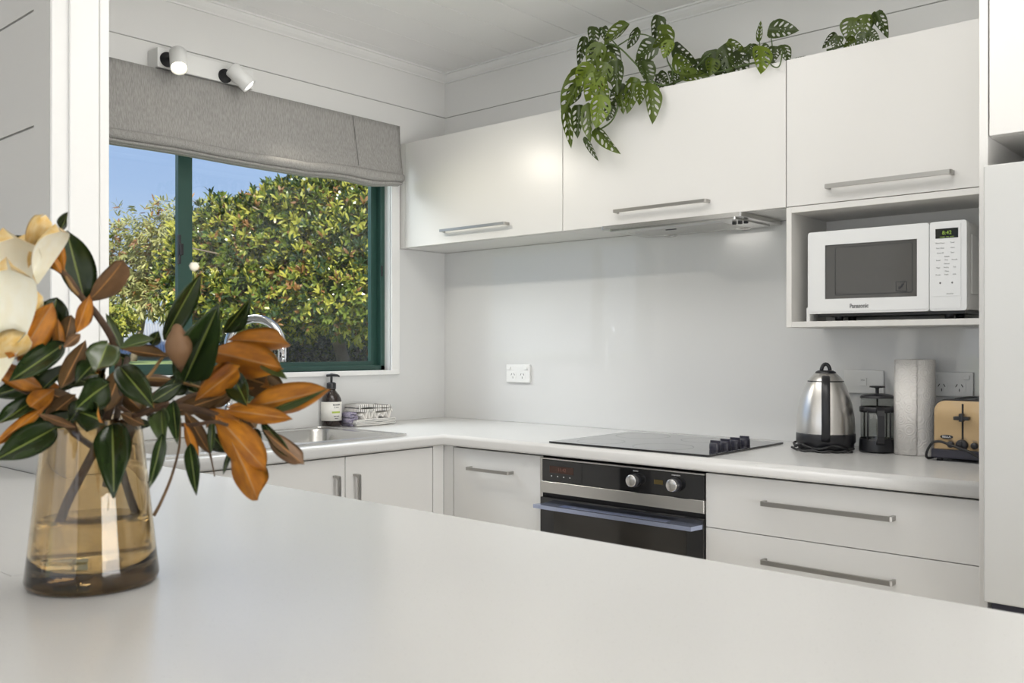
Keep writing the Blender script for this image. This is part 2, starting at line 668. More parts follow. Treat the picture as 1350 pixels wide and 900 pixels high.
bar_t = thing('breakfast_bar', 'broad pale grey breakfast bar in the foreground carrying the vase', 'counter', (-1.1, 0.6, 0))
bm = B()
SEX, SEY = -1.315, 0.476
j = 0.0006
prism(bm, [(WL + 0.002, -0.02), (0.12, -0.02), (0.12, 1.1758), (WL + 0.002, 1.1758), (WL + 0.002, NY1 + 0.0015), (NX + 0.0125, NY1 + 0.0015),
           (NX + 0.0125, NY0 - 0.005), (WL + 0.002, NY0 - 0.005)],
      [[(-2.6, SEY - j), (SEX + j, SEY - j), (SEX + j, SEY + 0.14), (SEX - j, SEY + 0.14), (SEX - j, SEY + j), (-2.6, SEY + j)]], 0.862, 0.9)
isl = local(obj('counter_top', bm, M['top'], bar_t), bar_t)
bv = isl.modifiers.new('edge', 'BEVEL')
bv.width = 0.002
bv.segments = 2
bv.limit_method = 'ANGLE'
bm = B()
box(bm, -2.21, 0.05, 0.30, 1.13, 0.10, 0.861)
box(bm, -2.21, 0.03, 0.34, 1.09, 0.0, 0.10)
local(obj('cabinet_body', bm, M['base'], bar_t), bar_t)

# ------------------------------------------------------------------ bar handles
def bar_handle(parent, x0, x1, z, y, along='x', h=0.010, out=0.030):
    """flat bar pull with bent ends, standing off a front at y (faces -Y)"""
    bm = B()
    t = 0.007
    yo = y - out
    prof = [(x0, y), (x0, yo + 0.004), (x0 + 0.004, yo), (x1 - 0.004, yo), (x1, yo + 0.004), (x1, y),
            (x1 - t, y), (x1 - t, yo + t + 0.006), (x1 - t - 0.006, yo + t), (x0 + t + 0.006, yo + t), (x0 + t, yo + t + 0.006), (x0 + t, y)]
    if along == 'x':
        prism(bm, prof, [], z - h / 2, z + h / 2)
    else:
        # vertical pull on a front facing +X: prof (z, x)
        prism(bm, prof, [], z - h / 2, z + h / 2, fn=lambda u, v, w: (2 * y - v, w, u))
    return obj('handle', bm, M['brush'], parent)


# ------------------------------------------------------------------ wall cabinets
UY = 2.570
UB, UT = 1.618, 2.054


def door_panel(bm, x0, x1, z0, z1, y, t=0.016, g=0.0015):
    box(bm, x0 + g, x1 - g, y, y + t, z0 + g, z1 - g, 0.0012, 2)


ug = 'white wall cabinets with lift-up doors'
# left cabinet
t = thing('wall_cabinet', 'white lift-up wall cabinet in the corner beside the blind', 'cabinet', (-2.47, 2.7, UB), ug)
def cab(t, x0, x1, filler=None):
    inv = Matrix.Translation(-t.location)
    bm = B()
    box(bm, x0 + 0.001, x1 - 0.001, UY + 0.018, BW - 0.001, UB + 0.0005, UT)
    if filler is not None:
        box(bm, x0 + 0.0005, filler, UY, UY + 0.02, UB, UT)
    box(bm, x0 + 0.001, x1 - 0.001, UY + 0.012, UY + 0.0185, UB + 0.002, UT - 0.001, mi=1)
    o = obj('body', bm, [M['door'], M['dark']], t)
    o.data.transform(inv)
    bm = B()
    door_panel(bm, filler if filler is not None else x0, x1, UB, UT, UY)
    d = obj('door', bm, M['door'], t)
    d.data.transform(inv)
    return d


d = cab(t, WL + 0.002, -2.036, -2.872)
h = bar_handle(d, -2.640, -2.290, 1.668, UY); local(h, t)
t = thing('wall_cabinet', 'white lift-up wall cabinet above the range hood, vines hanging over it', 'cabinet', (-1.6, 2.7, UB), ug)
d = cab(t, -2.036, -1.1955)
h = bar_handle(d, -1.800, -1.447, 1.663, UY); local(h, t)
# right cabinet with open microwave niche below
t = thing('wall_cabinet', 'white wall cabinet with an open microwave niche below its door', 'cabinet', (-0.9, 2.7, 1.27), ug)
X0, X1 = -1.1955, -0.584
bm = B()
box(bm, X0 + 0.001, X1 - 0.0012, UY + 0.018, BW - 0.001, UB + 0.001, UT)
box(bm, X0 + 0.001, X1 - 0.0012, UY + 0.012, UY + 0.0185, UB + 0.002, UT - 0.001, mi=1)
o = local(obj('body', bm, [M['door'], M['dark']], t), t)
bm = B()
box(bm, X0, X0 + 0.0165, UY, BW - 0.008, 1.264, UB - 0.0005, 0.0008, 1)
box(bm, X1 - 0.0175, X1 - 0.001, UY, BW - 0.008, 1.264, UB - 0.0005, 0.0008, 1)
box(bm, X0 + 0.0165, X1 - 0.0175, UY, BW - 0.008, 1.600, UB - 0.0005, 0.0008, 1)
box(bm, X0 + 0.0165, X1 - 0.0175, UY, BW - 0.008, 1.264, 1.2805, 0.0008, 1)
box(bm, X0 + 0.0165, X1 - 0.0175, BW - 0.016, BW - 0.008, 1.2805, 1.600)
local(obj('niche', bm, M['carcass'], t), t)
bm = B()
door_panel(bm, X0, X1, UB, UT, UY)
d = local(obj('door', bm, M['door'], t), t)
h = bar_handle(d, -1.068, -0.730, 1.662, UY, h=0.012); local(h, t)

# ------------------------------------------------------------------ base cabinets
BY = 2.275
BXF = -2.338
bg = 'white base cabinets under the worktop'


def carcass(t, x0, x1, y0, y1, z0=0.10, z1=0.861, kick='y'):
    bm = B()
    if kick == 'x':
        box(bm, x0, x1, y0, y1, z0, z0 + 0.018)
        for a_, b_, c_, d_ in ((x0, x0 + 0.01, y0, y1), (x1 - 0.012, x1, y0, y1), (x0, x1, y0, y0 + 0.016), (x0, x1, y1 - 0.016, y1)):
            box(bm, a_, b_, c_, d_, z0, z1)
    else:
        box(bm, x0, x1, y0, y1, z0, z1)
    if kick == 'y': box(bm, x0, x1, y0 + 0.04, y1, 0.0, z0, mi=0)
    else: box(bm, x0, x1 - 0.04, y0, y1, 0.0, z0, mi=0)
    return obj('body', bm, [M['dark']], t)


# left run: doors face +X
def door_x(t, y0, y1, z0=0.105, z1=0.857, nm='door'):
    bm = B()
    box(bm, BXF - 0.016, BXF, y0 + 0.0012, y1 - 0.0012, z0, z1, 0.0012, 2)
    return obj(nm, bm, M['base'], t)


t = thing('base_cabinet', 'white double-door sink cabinet nearest the inside corner', 'cabinet', (0, 0, 0), bg)
carcass(t, WL + 0.003, BXF - 0.018, 1.457, 2.30, kick='x')
d = door_x(t, 1.839, 2.2215)
h = bar_handle(d, 0.660, 0.800, 1.875, BXF, along='v', h=0.010)
d = door_x(t, 1.4575, 1.839)
h = bar_handle(d, 0.660, 0.803, 1.795, BXF, along='v', h=0.010)
bm = B()
box(bm, BXF - 0.016, BXF, 2.2235, 2.274, 0.105, 0.861)
obj('filler_panel', bm, M['base'], t)
t = thing('base_cabinet', 'white base cabinet under the window beside the breakfast bar', 'cabinet', (0, 0, 0), bg)
carcass(t, WL + 0.003, BXF - 0.018, 1.180, 1.456, kick='x')
door_x(t, 1.18, 1.4565)

# back run: fronts face -Y
def front_y(t, x0, x1, z0, z1, nm='door'):
    bm = B()
    box(bm, x0 + 0.0012, x1 - 0.0012, BY, BY + 0.016, z0 + 0.001, z1 - 0.001, 0.0012, 2)
    return obj(nm, bm, M['base'], t)


t = thing('base_cabinet', 'white base cabinet with one bar handle left of the oven', 'cabinet', (0, 0, 0), bg)
carcass(t, -2.337, -1.8935, BY + 0.018, BW - 0.008)
bm = B()
box(bm, -2.3375, -2.291, BY, BY + 0.016, 0.105, 0.861)
obj('filler_panel', bm, M['base'], t)
d = front_y(t, -2.289, -1.893, 0.105, 0.857)
bar_handle(d, -2.204, -2.008, 0.792, BY)
t = thing('base_cabinet', 'white drawer cabinet with long bar handles right of the oven', 'cabinet', (0, 0, 0), bg)
carcass(t, -1.2955, -0.5846, BY + 0.018, BW - 0.008)
for k, (z0, z1, hz) in enumerate(((0.706, 0.857, 0.794), (0.41, 0.706, 0.640), (0.105, 0.41, 0.345))):
    d = front_y(t, -1.2955, -0.5850, z0, z1, 'drawer')
    bar_handle(d, -1.119, -0.779, hz, BY, h=0.012)

# ------------------------------------------------------------------ oven
t = thing('built_in_oven', 'black glass built-in oven with steel band below the hob', 'oven', (-1.5945, BY, 0.26))
OX0, OX1 = -1.892, -1.297


def L(o): return local(o, t)


bm = B()
box(bm, OX0 + 0.01, OX1 - 0.01, BY + 0.020, BW - 0.02, 0.265, 0.853)
L(obj('body', bm, M['black'], t))
bm = B()
box(bm, OX0, OX0 + 0.010, BY - 0.003, BY + 0.02, 0.262, 0.853, 0.001, 1)
box(bm, OX0 + 0.010, OX1, BY - 0.004, BY + 0.019, 0.849, 0.853)
L(obj('trim_strip', bm, M['steel'], t))
bm = B()
box(bm, OX0 + 0.011, OX1, BY - 0.006, BY + 0.018, 0.7795, 0.848, 0.001, 1)
cp = L(obj('control_panel', bm, M['blackglass'], t))
bm = B()
box(bm, OX0 + 0.011, OX1, BY - 0.007, BY + 0.018, 0.742, 0.7785, 0.001, 1)
L(obj('steel_band', bm, M['steel'], t))
bm = B()
box(bm, OX0 + 0.004, OX1, BY - 0.008, BY + 0.018, 0.262, 0.728, 0.0015, 1)
od = L(obj('oven_door', bm, M['blackglass'], t))
bm = B()
box(bm, OX0 + 0.06, OX1 - 0.055, BY - 0.0088, BY - 0.0078, 0.35, 0.690)
L(obj('inner_window', bm, M['ovenglass'], od))
# wide shelf-like handle with a cut-out behind its front bar
bm = B()
hy0, hy1 = BY - 0.060, BY - 0.008
prism(bm, [(OX0 + 0.018, hy0), (OX1 - 0.010, hy0), (OX1 - 0.003, hy1), (OX0 + 0.030, hy1)],
      [[(OX0 + 0.11, hy0 + 0.015), (OX1 - 0.10, hy0 + 0.015), (OX1 - 0.10, hy1 - 0.006), (OX0 + 0.11, hy1 - 0.006)]], 0.700, 0.712)
L(obj('handle', bm, M['handleblue'], od))
for kx in (-1.524, -1.387):
    bm = B()
    lathe(bm, [(0.020, 0), (0.020, -0.010), (0.0185, -0.022), (0, -0.022)], (kx, BY - 0.006, 0.815), 32, 0, 'y')
    k = L(obj('dial', bm, M['black'], t))
    bm = B()
    lathe(bm, [(0.0175, -0.0225), (0.0175, -0.0265), (0.016, -0.0275), (0, -0.0275)], (kx, BY - 0.006, 0.815), 32, 0, 'y')
    L(obj('dial_cap', bm, M['steel'], k))
    text('printed_label', 'function' if kx < -1.45 else 'temperature', 0.0055, Vector((kx, BY - 0.0063, 0.842)) - t.location, M['white_text'], cp)
dm = mat('dim_display', (0.045, 0.02, 0.014), 0.2)
bm = B()
box(bm, -1.850, -1.755, BY - 0.0068, BY - 0.0055, 0.808, 0.830)
L(obj('display', bm, dm, cp))
dg = mat('dim_digits', (0.16, 0.05, 0.03), 0.5)
text('display_digits', '11:42', 0.015, Vector((-1.80, BY - 0.0072, 0.819)) - t.location, dg, cp)
bm = B()
box(bm, -1.460, -1.430, BY - 0.0068, BY - 0.0055, 0.810, 0.823)
L(obj('display', bm, mat('amber_display', (0.09, 0.065, 0.02), 0.2), cp))
for q in range(4):
    bm = B()
    lathe(bm, [(0.0016, 0), (0.0016, -0.0012), (0, -0.0012)], (-1.842 + q * 0.0245, BY - 0.006, 0.798), 10, 0, 'y')
    L(obj('touch_button', bm, M['white_text'], cp))

# ------------------------------------------------------------------ hob
t = thing('ceramic_hob', 'black ceramic hob with four dials set in the worktop', 'hob', (-1.57, 2.5, 0.9))
bm = B()
box(bm, -1.858, -1.286, 2.2745, 2.745, 0.9006, 0.9065, 0.002, 2)
gl = local(obj('glass_plate', bm, M['blackglass'], t), t)
zm = mat('zone_print', (0.05, 0.05, 0.052), 0.15)
bm = B()
for x_, y_, r_ in ((-1.73, 2.38, 0.075), (-1.73, 2.62, 0.09), (-1.50, 2.38, 0.09), (-1.50, 2.63, 0.075)):
    lathe(bm, [(r_, 0.9067), (r_ + 0.0015, 0.9067)], (x_, y_, 0), 48)
local(obj('zone_rings', bm, zm, gl), t)
for k, y_ in enumerate((2.405, 2.465, 2.525, 2.585)):
    bm = B()
    lathe(bm, [(0.017, 0.9067), (0.0175, 0.915), (0.0165, 0.924), (0.0145, 0.928), (0, 0.929)], (-1.338, y_, 0), 28)
    box(bm, -1.338 - 0.015, -1.338 + 0.015, y_ - 0.0035, y_ + 0.0035, 0.926, 0.934, 0.002, 2)
    local(obj('dial', bm, M['navy'], t), t)

# ------------------------------------------------------------------ range hood
t = thing('range_hood', 'slim stainless steel range hood under the middle wall cabinet', 'range hood', (-1.59, 2.69, 1.6))
hx0, hx1, hy0, hy1 = -1.848, -1.329, 2.545, 2.826
bm = B()
prism(bm, rrect(hx0, hx1, hy0, hy1, 0.004, 2), [], 1.6035, 1.6165)
local(obj('body', bm, M['steel'], t), t)
bm = B()
prism(bm, rrect(hx0 + 0.018, hx1 - 0.03, hy0 + 0.02, hy1 - 0.02, 0.006, 3),
      [rrect(hx0 + 0.05, hx1 - 0.10, hy0 + 0.07, hy1 - 0.06, 0.006, 3)], 1.599, 1.6033)
local(obj('lower_frame', bm, M['steel'], t), t)
fl = mat('filter_mesh', (0.55, 0.54, 0.52), 0.35, 1.0, bump=0.6, bscale=500)
bm = B()
box(bm, hx0 + 0.052, hx1 - 0.102, hy0 + 0.072, hy1 - 0.062, 1.5985, 1.6033, 0.001, 1)
local(obj('grease_filter', bm, fl, t), t)
lm = mat('hood_lamp_lens', (0.9, 0.9, 0.88), 0.2, emit=(1, 0.97, 0.9), estr=1.5)
for x_ in (-1.73, -1.45):
    bm = B()
    lathe(bm, [(0.026, 1.603), (0.026, 1.5965), (0.022, 1.5955), (0.022, 1.597), (0, 1.597)], (x_, 2.79, 0), 28)
    q = local(obj('lamp_ring', bm, M['steel'], t), t)
bm = B()
for k in range(3):
    box(bm, -1.405 + k * 0.020, -1.393 + k * 0.020, 2.63, 2.642, 1.592, 1.6, 0.002, 1)
local(obj('switches', bm, M['black'], t), t)
bm = B()
box(bm, -1.655, -1.615, 2.640, 2.648, 1.596, 1.599, 0.001, 1)
local(obj('filter_catch', bm, M['black'], t), t)
hl = bpy.data.lights.new('hood_lamp', 'AREA')
hl.shape = 'RECTANGLE'
hl.size, hl.size_y = 0.16, 0.06
hl.energy = 0.05
hl.color = (1, 0.96, 0.9)
ho = bpy.data.objects.new('hood_lamp', hl)
C.objects.link(ho)
ho.location = (-1.45, 2.79, 1.590)

# ------------------------------------------------------------------ microwave
t = thing('microwave', 'white microwave oven with dark window on the niche shelf', 'microwave', (-0.925, 2.7, 1.2805))
mx0, mx1, mz0, mz1, my = -1.1425, -0.7085, 1.303, 1.5415, 2.600
bm = B()
box(bm, mx0 + 0.004, mx1 - 0.002, my + 0.022, BW - 0.035, mz0 + 0.003, mz1 - 0.003, 0.004, 2)
cs = local(obj('casing', bm, M['mwside'], t), t)
bm = B()
box(bm, mx1 - 0.003, mx1 + 0.0, my + 0.05, BW - 0.06, mz0 + 0.045, mz1 - 0.035, 0.001, 1)
local(obj('side_panel', bm, M['mwside'], cs), t)
sp = mx0 + 0.352 - 0.012
bm = B()
wx0, wx1, wz0, wz1 = -1.090, -0.8335, 1.345, 1.501
prism(bm, rrect(mx0, sp, mz0, mz1, 0.008, 4), [[(wx0, wz0), (wx1, wz0 - 0.001), (wx1, wz1 - 0.001), (wx0, wz1)]],
      my, my + 0.022, fn=lambda u, v, w: (u, w, v))
dr = local(obj('door', bm, M['mw'], t), t)
bvm = dr.modifiers.new('edge', 'BEVEL')
bvm.width = 0.0015
bvm.segments = 2
bvm.limit_method = 'ANGLE'
bm = B()
box(bm, wx0 - 0.001, wx1 + 0.001, my + 0.0015, my + 0.010, wz0 - 0.001, wz1 + 0.001)
wn_ = local(obj('window', bm, M['mwwin'], dr), t)
bm = B()
prism(bm, rrect(wx0 + 0.028, wx1 - 0.012, wz0 + 0.010, wz1 - 0.008, 0.006, 4),
      [rrect(wx0 + 0.030, wx1 - 0.014, wz0 + 0.012, wz1 - 0.010, 0.006, 4)], my + 0.0011, my + 0.0016, fn=lambda u, v, w: (u, w, v))
local(obj('inner_line', bm, mat('dark_line', (0.03, 0.03, 0.03), 0.3), dr), t)
# raised door field
bm = B()
prism(bm, rrect(mx0 + 0.007, sp - 0.0005, mz0 + 0.006, mz1 - 0.007, 0.006, 4),
      [[(wx0, wz0), (wx1, wz0 - 0.001), (wx1, wz1 - 0.001), (wx0, wz1)]], my - 0.0018, my + 0.001, fn=lambda u, v, w: (u, w, v))
local(obj('door_face', bm, M['mw'], dr), t)
text('brand_lettering', 'Panasonic', 0.0165, Vector((-1.003 + 0.012, my - 0.0021, 1.3225)) - t.location, M['print'], dr, bold=0.0005, sx_=0.82)
# sticker inside the window: outlined leaf mark
bm = B()
sxx, szz = -0.876, 1.373
prism(bm, [(sxx - 0.015, szz - 0.013), (sxx + 0.015, szz - 0.015), (sxx + 0.015, szz + 0.013), (sxx - 0.015, szz + 0.014)],
      [[(sxx - 0.013, szz - 0.011), (sxx + 0.013, szz - 0.013), (sxx + 0.013, szz + 0.011), (sxx - 0.013, szz + 0.012)]],
      my + 0.0008, my + 0.0013, fn=lambda u, v, w: (u, w, v))
prism(bm, [(sxx - 0.009, szz - 0.007), (sxx - 0.004, szz - 0.009), (sxx + 0.004, szz + 0.001), (sxx + 0.010, szz + 0.008), (sxx + 0.002, szz + 0.006), (sxx - 0.003, szz + 0.0), (sxx - 0.007, szz + 0.002)],
      [], my + 0.0008, my + 0.0013, fn=lambda u, v, w: (u, w, v))
local(obj('sticker', bm, M['black'], dr), t)
# control column
bm = B()
prism(bm, rrect(sp + 0.001, mx1, mz0, mz1, 0.007, 4), [], my, my + 0.022, fn=lambda u, v, w: (u, w, v))
cc = local(obj('control_panel', bm, M['mw'], t), t)
bvm = cc.modifiers.new('edge', 'BEVEL')
bvm.width = 0.0015
bvm.segments = 2
bvm.limit_method = 'ANGLE'
bm = B()
prism(bm, rrect(sp + 0.003, mx1 - 0.014, 1.342, mz1 - 0.008, 0.003, 3), [], my - 0.0013, my + 0.001, fn=lambda u, v, w: (u, w, v))
local(obj('keypad', bm, M['mw'], cc), t)
bm = B()
prism(bm, rrect(sp + 0.003, mx1 - 0.014, 1.309, 1.3405, 0.003, 3), [], my - 0.0013, my + 0.001, fn=lambda u, v, w: (u, w, v))
local(obj('open_button', bm, M['mw'], cc), t)
bm = B()
box(bm, -0.786, -0.729, my - 0.0018, my - 0.001, 1.496, 1.522)
local(obj('display', bm, M['lcd'], cc), t)
text('display_digits', '8:42', 0.014, Vector((-0.757, my - 0.0021, 1.510)) - t.location, M['green_led'], cc)
text('display_print', 'POWER   TIME  AUTO', 0.0036, Vector((-0.757, my - 0.0021, 1.499)) - t.location, M['green_led'], cc)
rows = [(1.4835, ['Micro Power', 'Timer']), (1.470, ['Auto Menu', 'Clock']), (1.457, ['Quick 30', 'Start']), (1.447, ['   Reheat   ']),
        (1.438, ['Bread', 'Rice', 'Noodle']), (1.428, ['   Defrost   ']), (1.418, ['Meat', 'Poultry', 'Fish']), (1.408, ['   Menu   ']),
        (1.399, ['Frozen', 'Fresh', 'Kids']), (1.3475, ['            NN-ST25'])]
for z, ws in rows:
    for q, wd in enumerate(ws):
        xx = -0.757 if len(ws) == 1 else (-0.774 + 0.031 * q if len(ws) == 2 else -0.779 + 0.0205 * q)
        text('key_lettering', wd, 0.0050, Vector((xx, my - 0.0016, z)) - t.location, M['print'], cc, ext=0.0001, sx_=0.9)
for q in (-0.774, -0.744):
    bm = B()
    lathe(bm, [(0, -0.0018), (0.0028, -0.0018), (0.0028, -0.001)], (q, my, 1.377), 4, 0, 'y')
    local(obj('key_symbol', bm, M['print'], cc), t)
for x_ in (mx0 + 0.07, mx1 - 0.06):
    for y_ in (my + 0.06, BW - 0.08):
        bm = B()
        lathe(bm, [(0, 1.2808), (0.011, 1.2808), (0.013, 1.304), (0, 1.304)], (x_, y_, 0), 16)
        local(obj('foot', bm, M['black'], t), t)
bm = B()
box(bm, mx0 + 0.015, mx1 - 0.015, my + 0.04, BW - 0.06, 1.296, 1.305)
local(obj('underside', bm, M['black'], t), t)
bm = B()
box(bm, mx0 - 0.006, mx0 + 0.004, my + 0.004, my + 0.05, 1.2808, 1.322, 0.001, 1)
o = obj('white_spacer', bm, M['plastic'])
tag(o, 'small white plastic spacer wedged beside the microwave foot', 'spacer')

# ------------------------------------------------------------------ power points
def screw_plate(bm, x0, x1, z0, z1, y):
    box(bm, x0, x1, y - 0.010, y, z0, z1, 0.003, 2)


def double_socket(label, x0, x1, z0, z1):
    y = BW - 0.0075
    t = thing('power_point', label, 'power point', ((x0 + x1) / 2, y, (z0 + z1) / 2), 'wall power points above the worktop')
    bm = B()
    screw_plate(bm, x0, x1, z0, z1, y)
    local(obj('face_plate', bm, M['plastic'], t), t)
    w, h = x1 - x0, z1 - z0
    for s in (-1, 1):
        cx = (x0 + x1) / 2 + s * w * 0.20
        cz = z0 + h * 0.38
        bm = B()
        prism(bm, [(cx + a * 0.017, cz + b * 0.016) for a, b in ((-1, -.6), (-.6, -1), (.6, -1), (1, -.6), (1, .6), (.6, 1), (-.6, 1), (-1, .6))], [],
              y - 0.0112, y - 0.0098, fn=lambda u, v, w_: (u, w_, v))
        so = local(obj('socket', bm, M['plastic'], t), t)
        bm = B()
        for q, an in ((-1, -30), (1, 30)):
            c_, s_ = math.cos(math.radians(an)), math.sin(math.radians(an))
            ox, oz = cx + q * 0.0075, cz + 0.005
            pts = [(ox + a * c_ - b * s_, oz + a * s_ + b * c_) for a, b in ((-0.001, -0.0045), (0.001, -0.0045), (0.001, 0.0045), (-0.001, 0.0045))]
            prism(bm, pts, [], y - 0.0115, y - 0.011, fn=lambda u, v, w_: (u, w_, v))
        prism(bm, [(cx - 0.001, cz - 0.012), (cx + 0.001, cz - 0.012), (cx + 0.001, cz - 0.004), (cx - 0.001, cz - 0.004)], [],
              y - 0.0115, y - 0.011, fn=lambda u, v, w_: (u, w_, v))
        local(obj('pin_slots', bm, M['dark'], so), t)
        bm = B()
        cx2 = (x0 + x1) / 2 + s * w * 0.36
        box(bm, cx2 - 0.008, cx2 + 0.008, y - 0.015, y - 0.009, z1 - 0.021, z1 - 0.009, 0.002, 2)
        local(obj('rocker_switch', bm, M['plastic'], t), t)
    return t


double_socket('white double power point on the bare splashback left of the hob', -2.531, -2.405, 1.063, 1.136)
double_socket('white double power point behind the toaster and paper towel', -0.872, -0.752, 1.064, 1.134)
t = thing('power_point', 'white single-switch plate on the splashback behind the kettle', 'power point', (-1.063, BW - 0.0075, 1.1), 'wall power points above the worktop')
bm = B()
screw_plate(bm, -1.124, -1.002, 1.065, 1.135, BW - 0.0075)
local(obj('face_plate', bm, M['plastic'], t), t)
bm = B()
box(bm, -1.072, -1.052, BW - 0.0215, BW - 0.0165, 1.088, 1.112, 0.002, 2)
sw = local(obj('rocker_switch', bm, M['plastic'], t), t)
text('switch_lettering', 'HWC', 0.005, Vector((-1.062, BW - 0.0218, 1.105)) - t.location, M['print'], sw)

# ------------------------------------------------------------------ tall cabinet surround and fridge
bm = B()
box(bm, -0.5835, -0.5655, 2.235, BW - 0.001, 0, CZ - 0.002, 0.0008, 1)
o = obj('fridge_end_panel', bm, M['door'])
tag(o, 'tall narrow white end panel beside the fridge', 'panel')
t = thing('overhead_cabinet', 'white cupboard above the fridge', 'cabinet', (-0.2, 2.5, 1.67))
bm = B()
box(bm, -0.565, 0.23, 2.255, BW - 0.002, 1.675, CZ - 0.003)
local(obj('body', bm, M['carcass'], t), t)
bm = B()
for a, b in ((-0.5625, -0.165), (-0.162, 0.23)):
    box(bm, a, b, 2.235, 2.252, 1.675, CZ - 0.02, 0.001, 1)
local(obj('door', bm, M['door'], t), t)
bm = B()
box(bm, 0.2305, 0.2485, 2.235, BW - 0.001, 0, CZ - 0.002)
o = obj('fridge_end_panel', bm, M['door'])
tag(o, 'tall white end panel on the far right side of the fridge', 'panel')
frm = mat('fridge_white', (0.57, 0.57, 0.555), 0.32, bump=0.02, bscale=150)
t = thing('refrigerator', 'white upright refrigerator with freezer drawer at the right edge', 'refrigerator', (-0.2, 2.5, 0))
bm = B()
box(bm, -0.552, 0.21, 2.225, 2.80, 0.03, 1.590, 0.004, 2)
local(obj('body', bm, frm, t), t)
bm = B()
box(bm, -0.5555, 0.213, 2.160, 2.222, 0.657, 1.597, 0.006, 3)
fd = local(obj('door', bm, frm, t), t)
bm = B()
box(bm, -0.5555, 0.213, 2.160, 2.222, 0.06, 0.630, 0.006, 3)
local(obj('freezer_drawer', bm, frm, t), t)
bm = B()
box(bm, -0.545, 0.205, 2.185, 2.224, 0.630, 0.657)
local(obj('grip_recess', bm, M['navy'], t), t)
for x_ in (-0.5, 0.16):
    for y_ in (2.27, 2.75):
        bm = B()
        lathe(bm, [(0, 0), (0.02, 0.0), (0.02, 0.032), (0, 0.032)], (x_, y_, 0), 14)
        local(obj('foot', bm, M['black'], t), t)

# ------------------------------------------------------------------ sink and tap
t = thing('kitchen_sink', 'stainless steel inset sink in the worktop under the window', 'sink', (-2.62, 1.7, 0.9))
bm = B()
out = rrect(SX0, SX1, SY0, SY1, 0.05)
hs = [rrect(a, b, c, d, 0.06) for a, b, c, d in bowls]
prism(bm, out, hs, 0.9006, 0.904)
# raised rim lip
inn = rrect(SX0 + 0.008, SX1 - 0.008, SY0 + 0.008, SY1 - 0.008, 0.045)
prism(bm, out, [inn], 0.904, 0.9065)
local(obj('rim', bm, M['steel'], t), t)
for (a, b, c, d) in bowls:
    bm = B()
    levels = [(0, 0.9035, 0.06), (0.003, 0.895, 0.06), (0.012, 0.78, 0.06), (0.022, 0.755, 0.055), (0.05, 0.742, 0.04), (0.12, 0.738, 0.03)]
    rings = [[bm.verts.new((x_, y_, z)) for x_, y_ in rrect(a + i, b - i, c + i, d - i, r)] for i, z, r in levels]
    for A, Bq in zip(rings[:-1], rings[1:]):
        n = len(A)
        for k in range(n):
            bm.faces.new((A[k], A[(k + 1) % n], Bq[(k + 1) % n], Bq[k])).smooth = True
    bm.faces.new(rings[-1])
    local(obj('bowl', bm, M['steel'], t), t)

t = thing('kitchen_tap', 'chrome gooseneck mixer tap arching in front of the window', 'tap', (-2.835, 1.725, 0.9066))
bx, by = 0.0, 0.0
ux, uy, R = 0.165 / 0.198, 0.11 / 0.198, 0.097
bm = B()
pts = [(0, 0, 0.05), (0, 0, 0.2), (0, 0, 0.300)]
for k in range(1, 17):
    a = PI - PI * k / 16
    q = R + R * math.cos(a)
    pts.append((ux * q, uy * q, 0.300 + R * math.sin(a)))
pts.append((ux * 2 * R, uy * 2 * R, 0.25))
tube(bm, pts, 0.0145, 16)
obj('spout', bm, M['chrome'], t)
bm = B()
lathe(bm, [(0, 0), (0.027, 0.0), (0.027, 0.01), (0.022, 0.015), (0.021, 0.09), (0.015, 0.105), (0, 0.105)], (0, 0, 0), 28)
obj('base', bm, M['chrome'], t)
bm = B()
tube(bm, [(0.0, -0.018, 0.055), (0.01, -0.05, 0.065), (0.03, -0.10, 0.11)], [0.009, 0.007, 0.006], 12)
obj('lever', bm, M['chrome'], t)

# ------------------------------------------------------------------ items on the worktop
# soap dispenser
sc = at(434, 562, 3.62)
t = thing('soap_dispenser', 'brown glass pump soap bottle with white label beside the sink', 'soap bottle', (-2.865, 2.187, 0.9035))
am = mat('dark_amber_glass', (0.022, 0.013, 0.010), 0.06, coat=0.4)
bm = B()
lathe(bm, [(0, 0.001), (0.036, 0.001), (0.0385, 0.005), (0.0385, 0.098), (0.037, 0.106), (0.030, 0.120), (0.020, 0.132), (0.0155, 0.137), (0.0155, 0.142), (0, 0.142)], (0, 0, 0), 36)
obj('bottle', bm, am, t)
bm = B()
lathe(bm, [(0.0388, 0.022), (0.0392, 0.022), (0.0392, 0.094), (0.0388, 0.094)], (0, 0, 0), 36)
lb = obj('paper_label', bm, mat('label_paper', (0.82, 0.80, 0.75), 0.7), t)
bm = B()
lathe(bm, [(0.018, 0.142), (0.018, 0.164), (0.012, 0.168), (0.012, 0.160)], (0, 0, 0), 24)
tube(bm, [(0, 0, 0.160), (0, 0, 0.192)], 0.005, 12)
tube(bm, [(-0.016, -0.010, 0.193), (0, 0, 0.196), (0.018, 0.015, 0.194), (0.024, 0.021, 0.190)], [0.005, 0.0065, 0.005, 0.003], 12)
obj('pump', bm, M['black'], t)
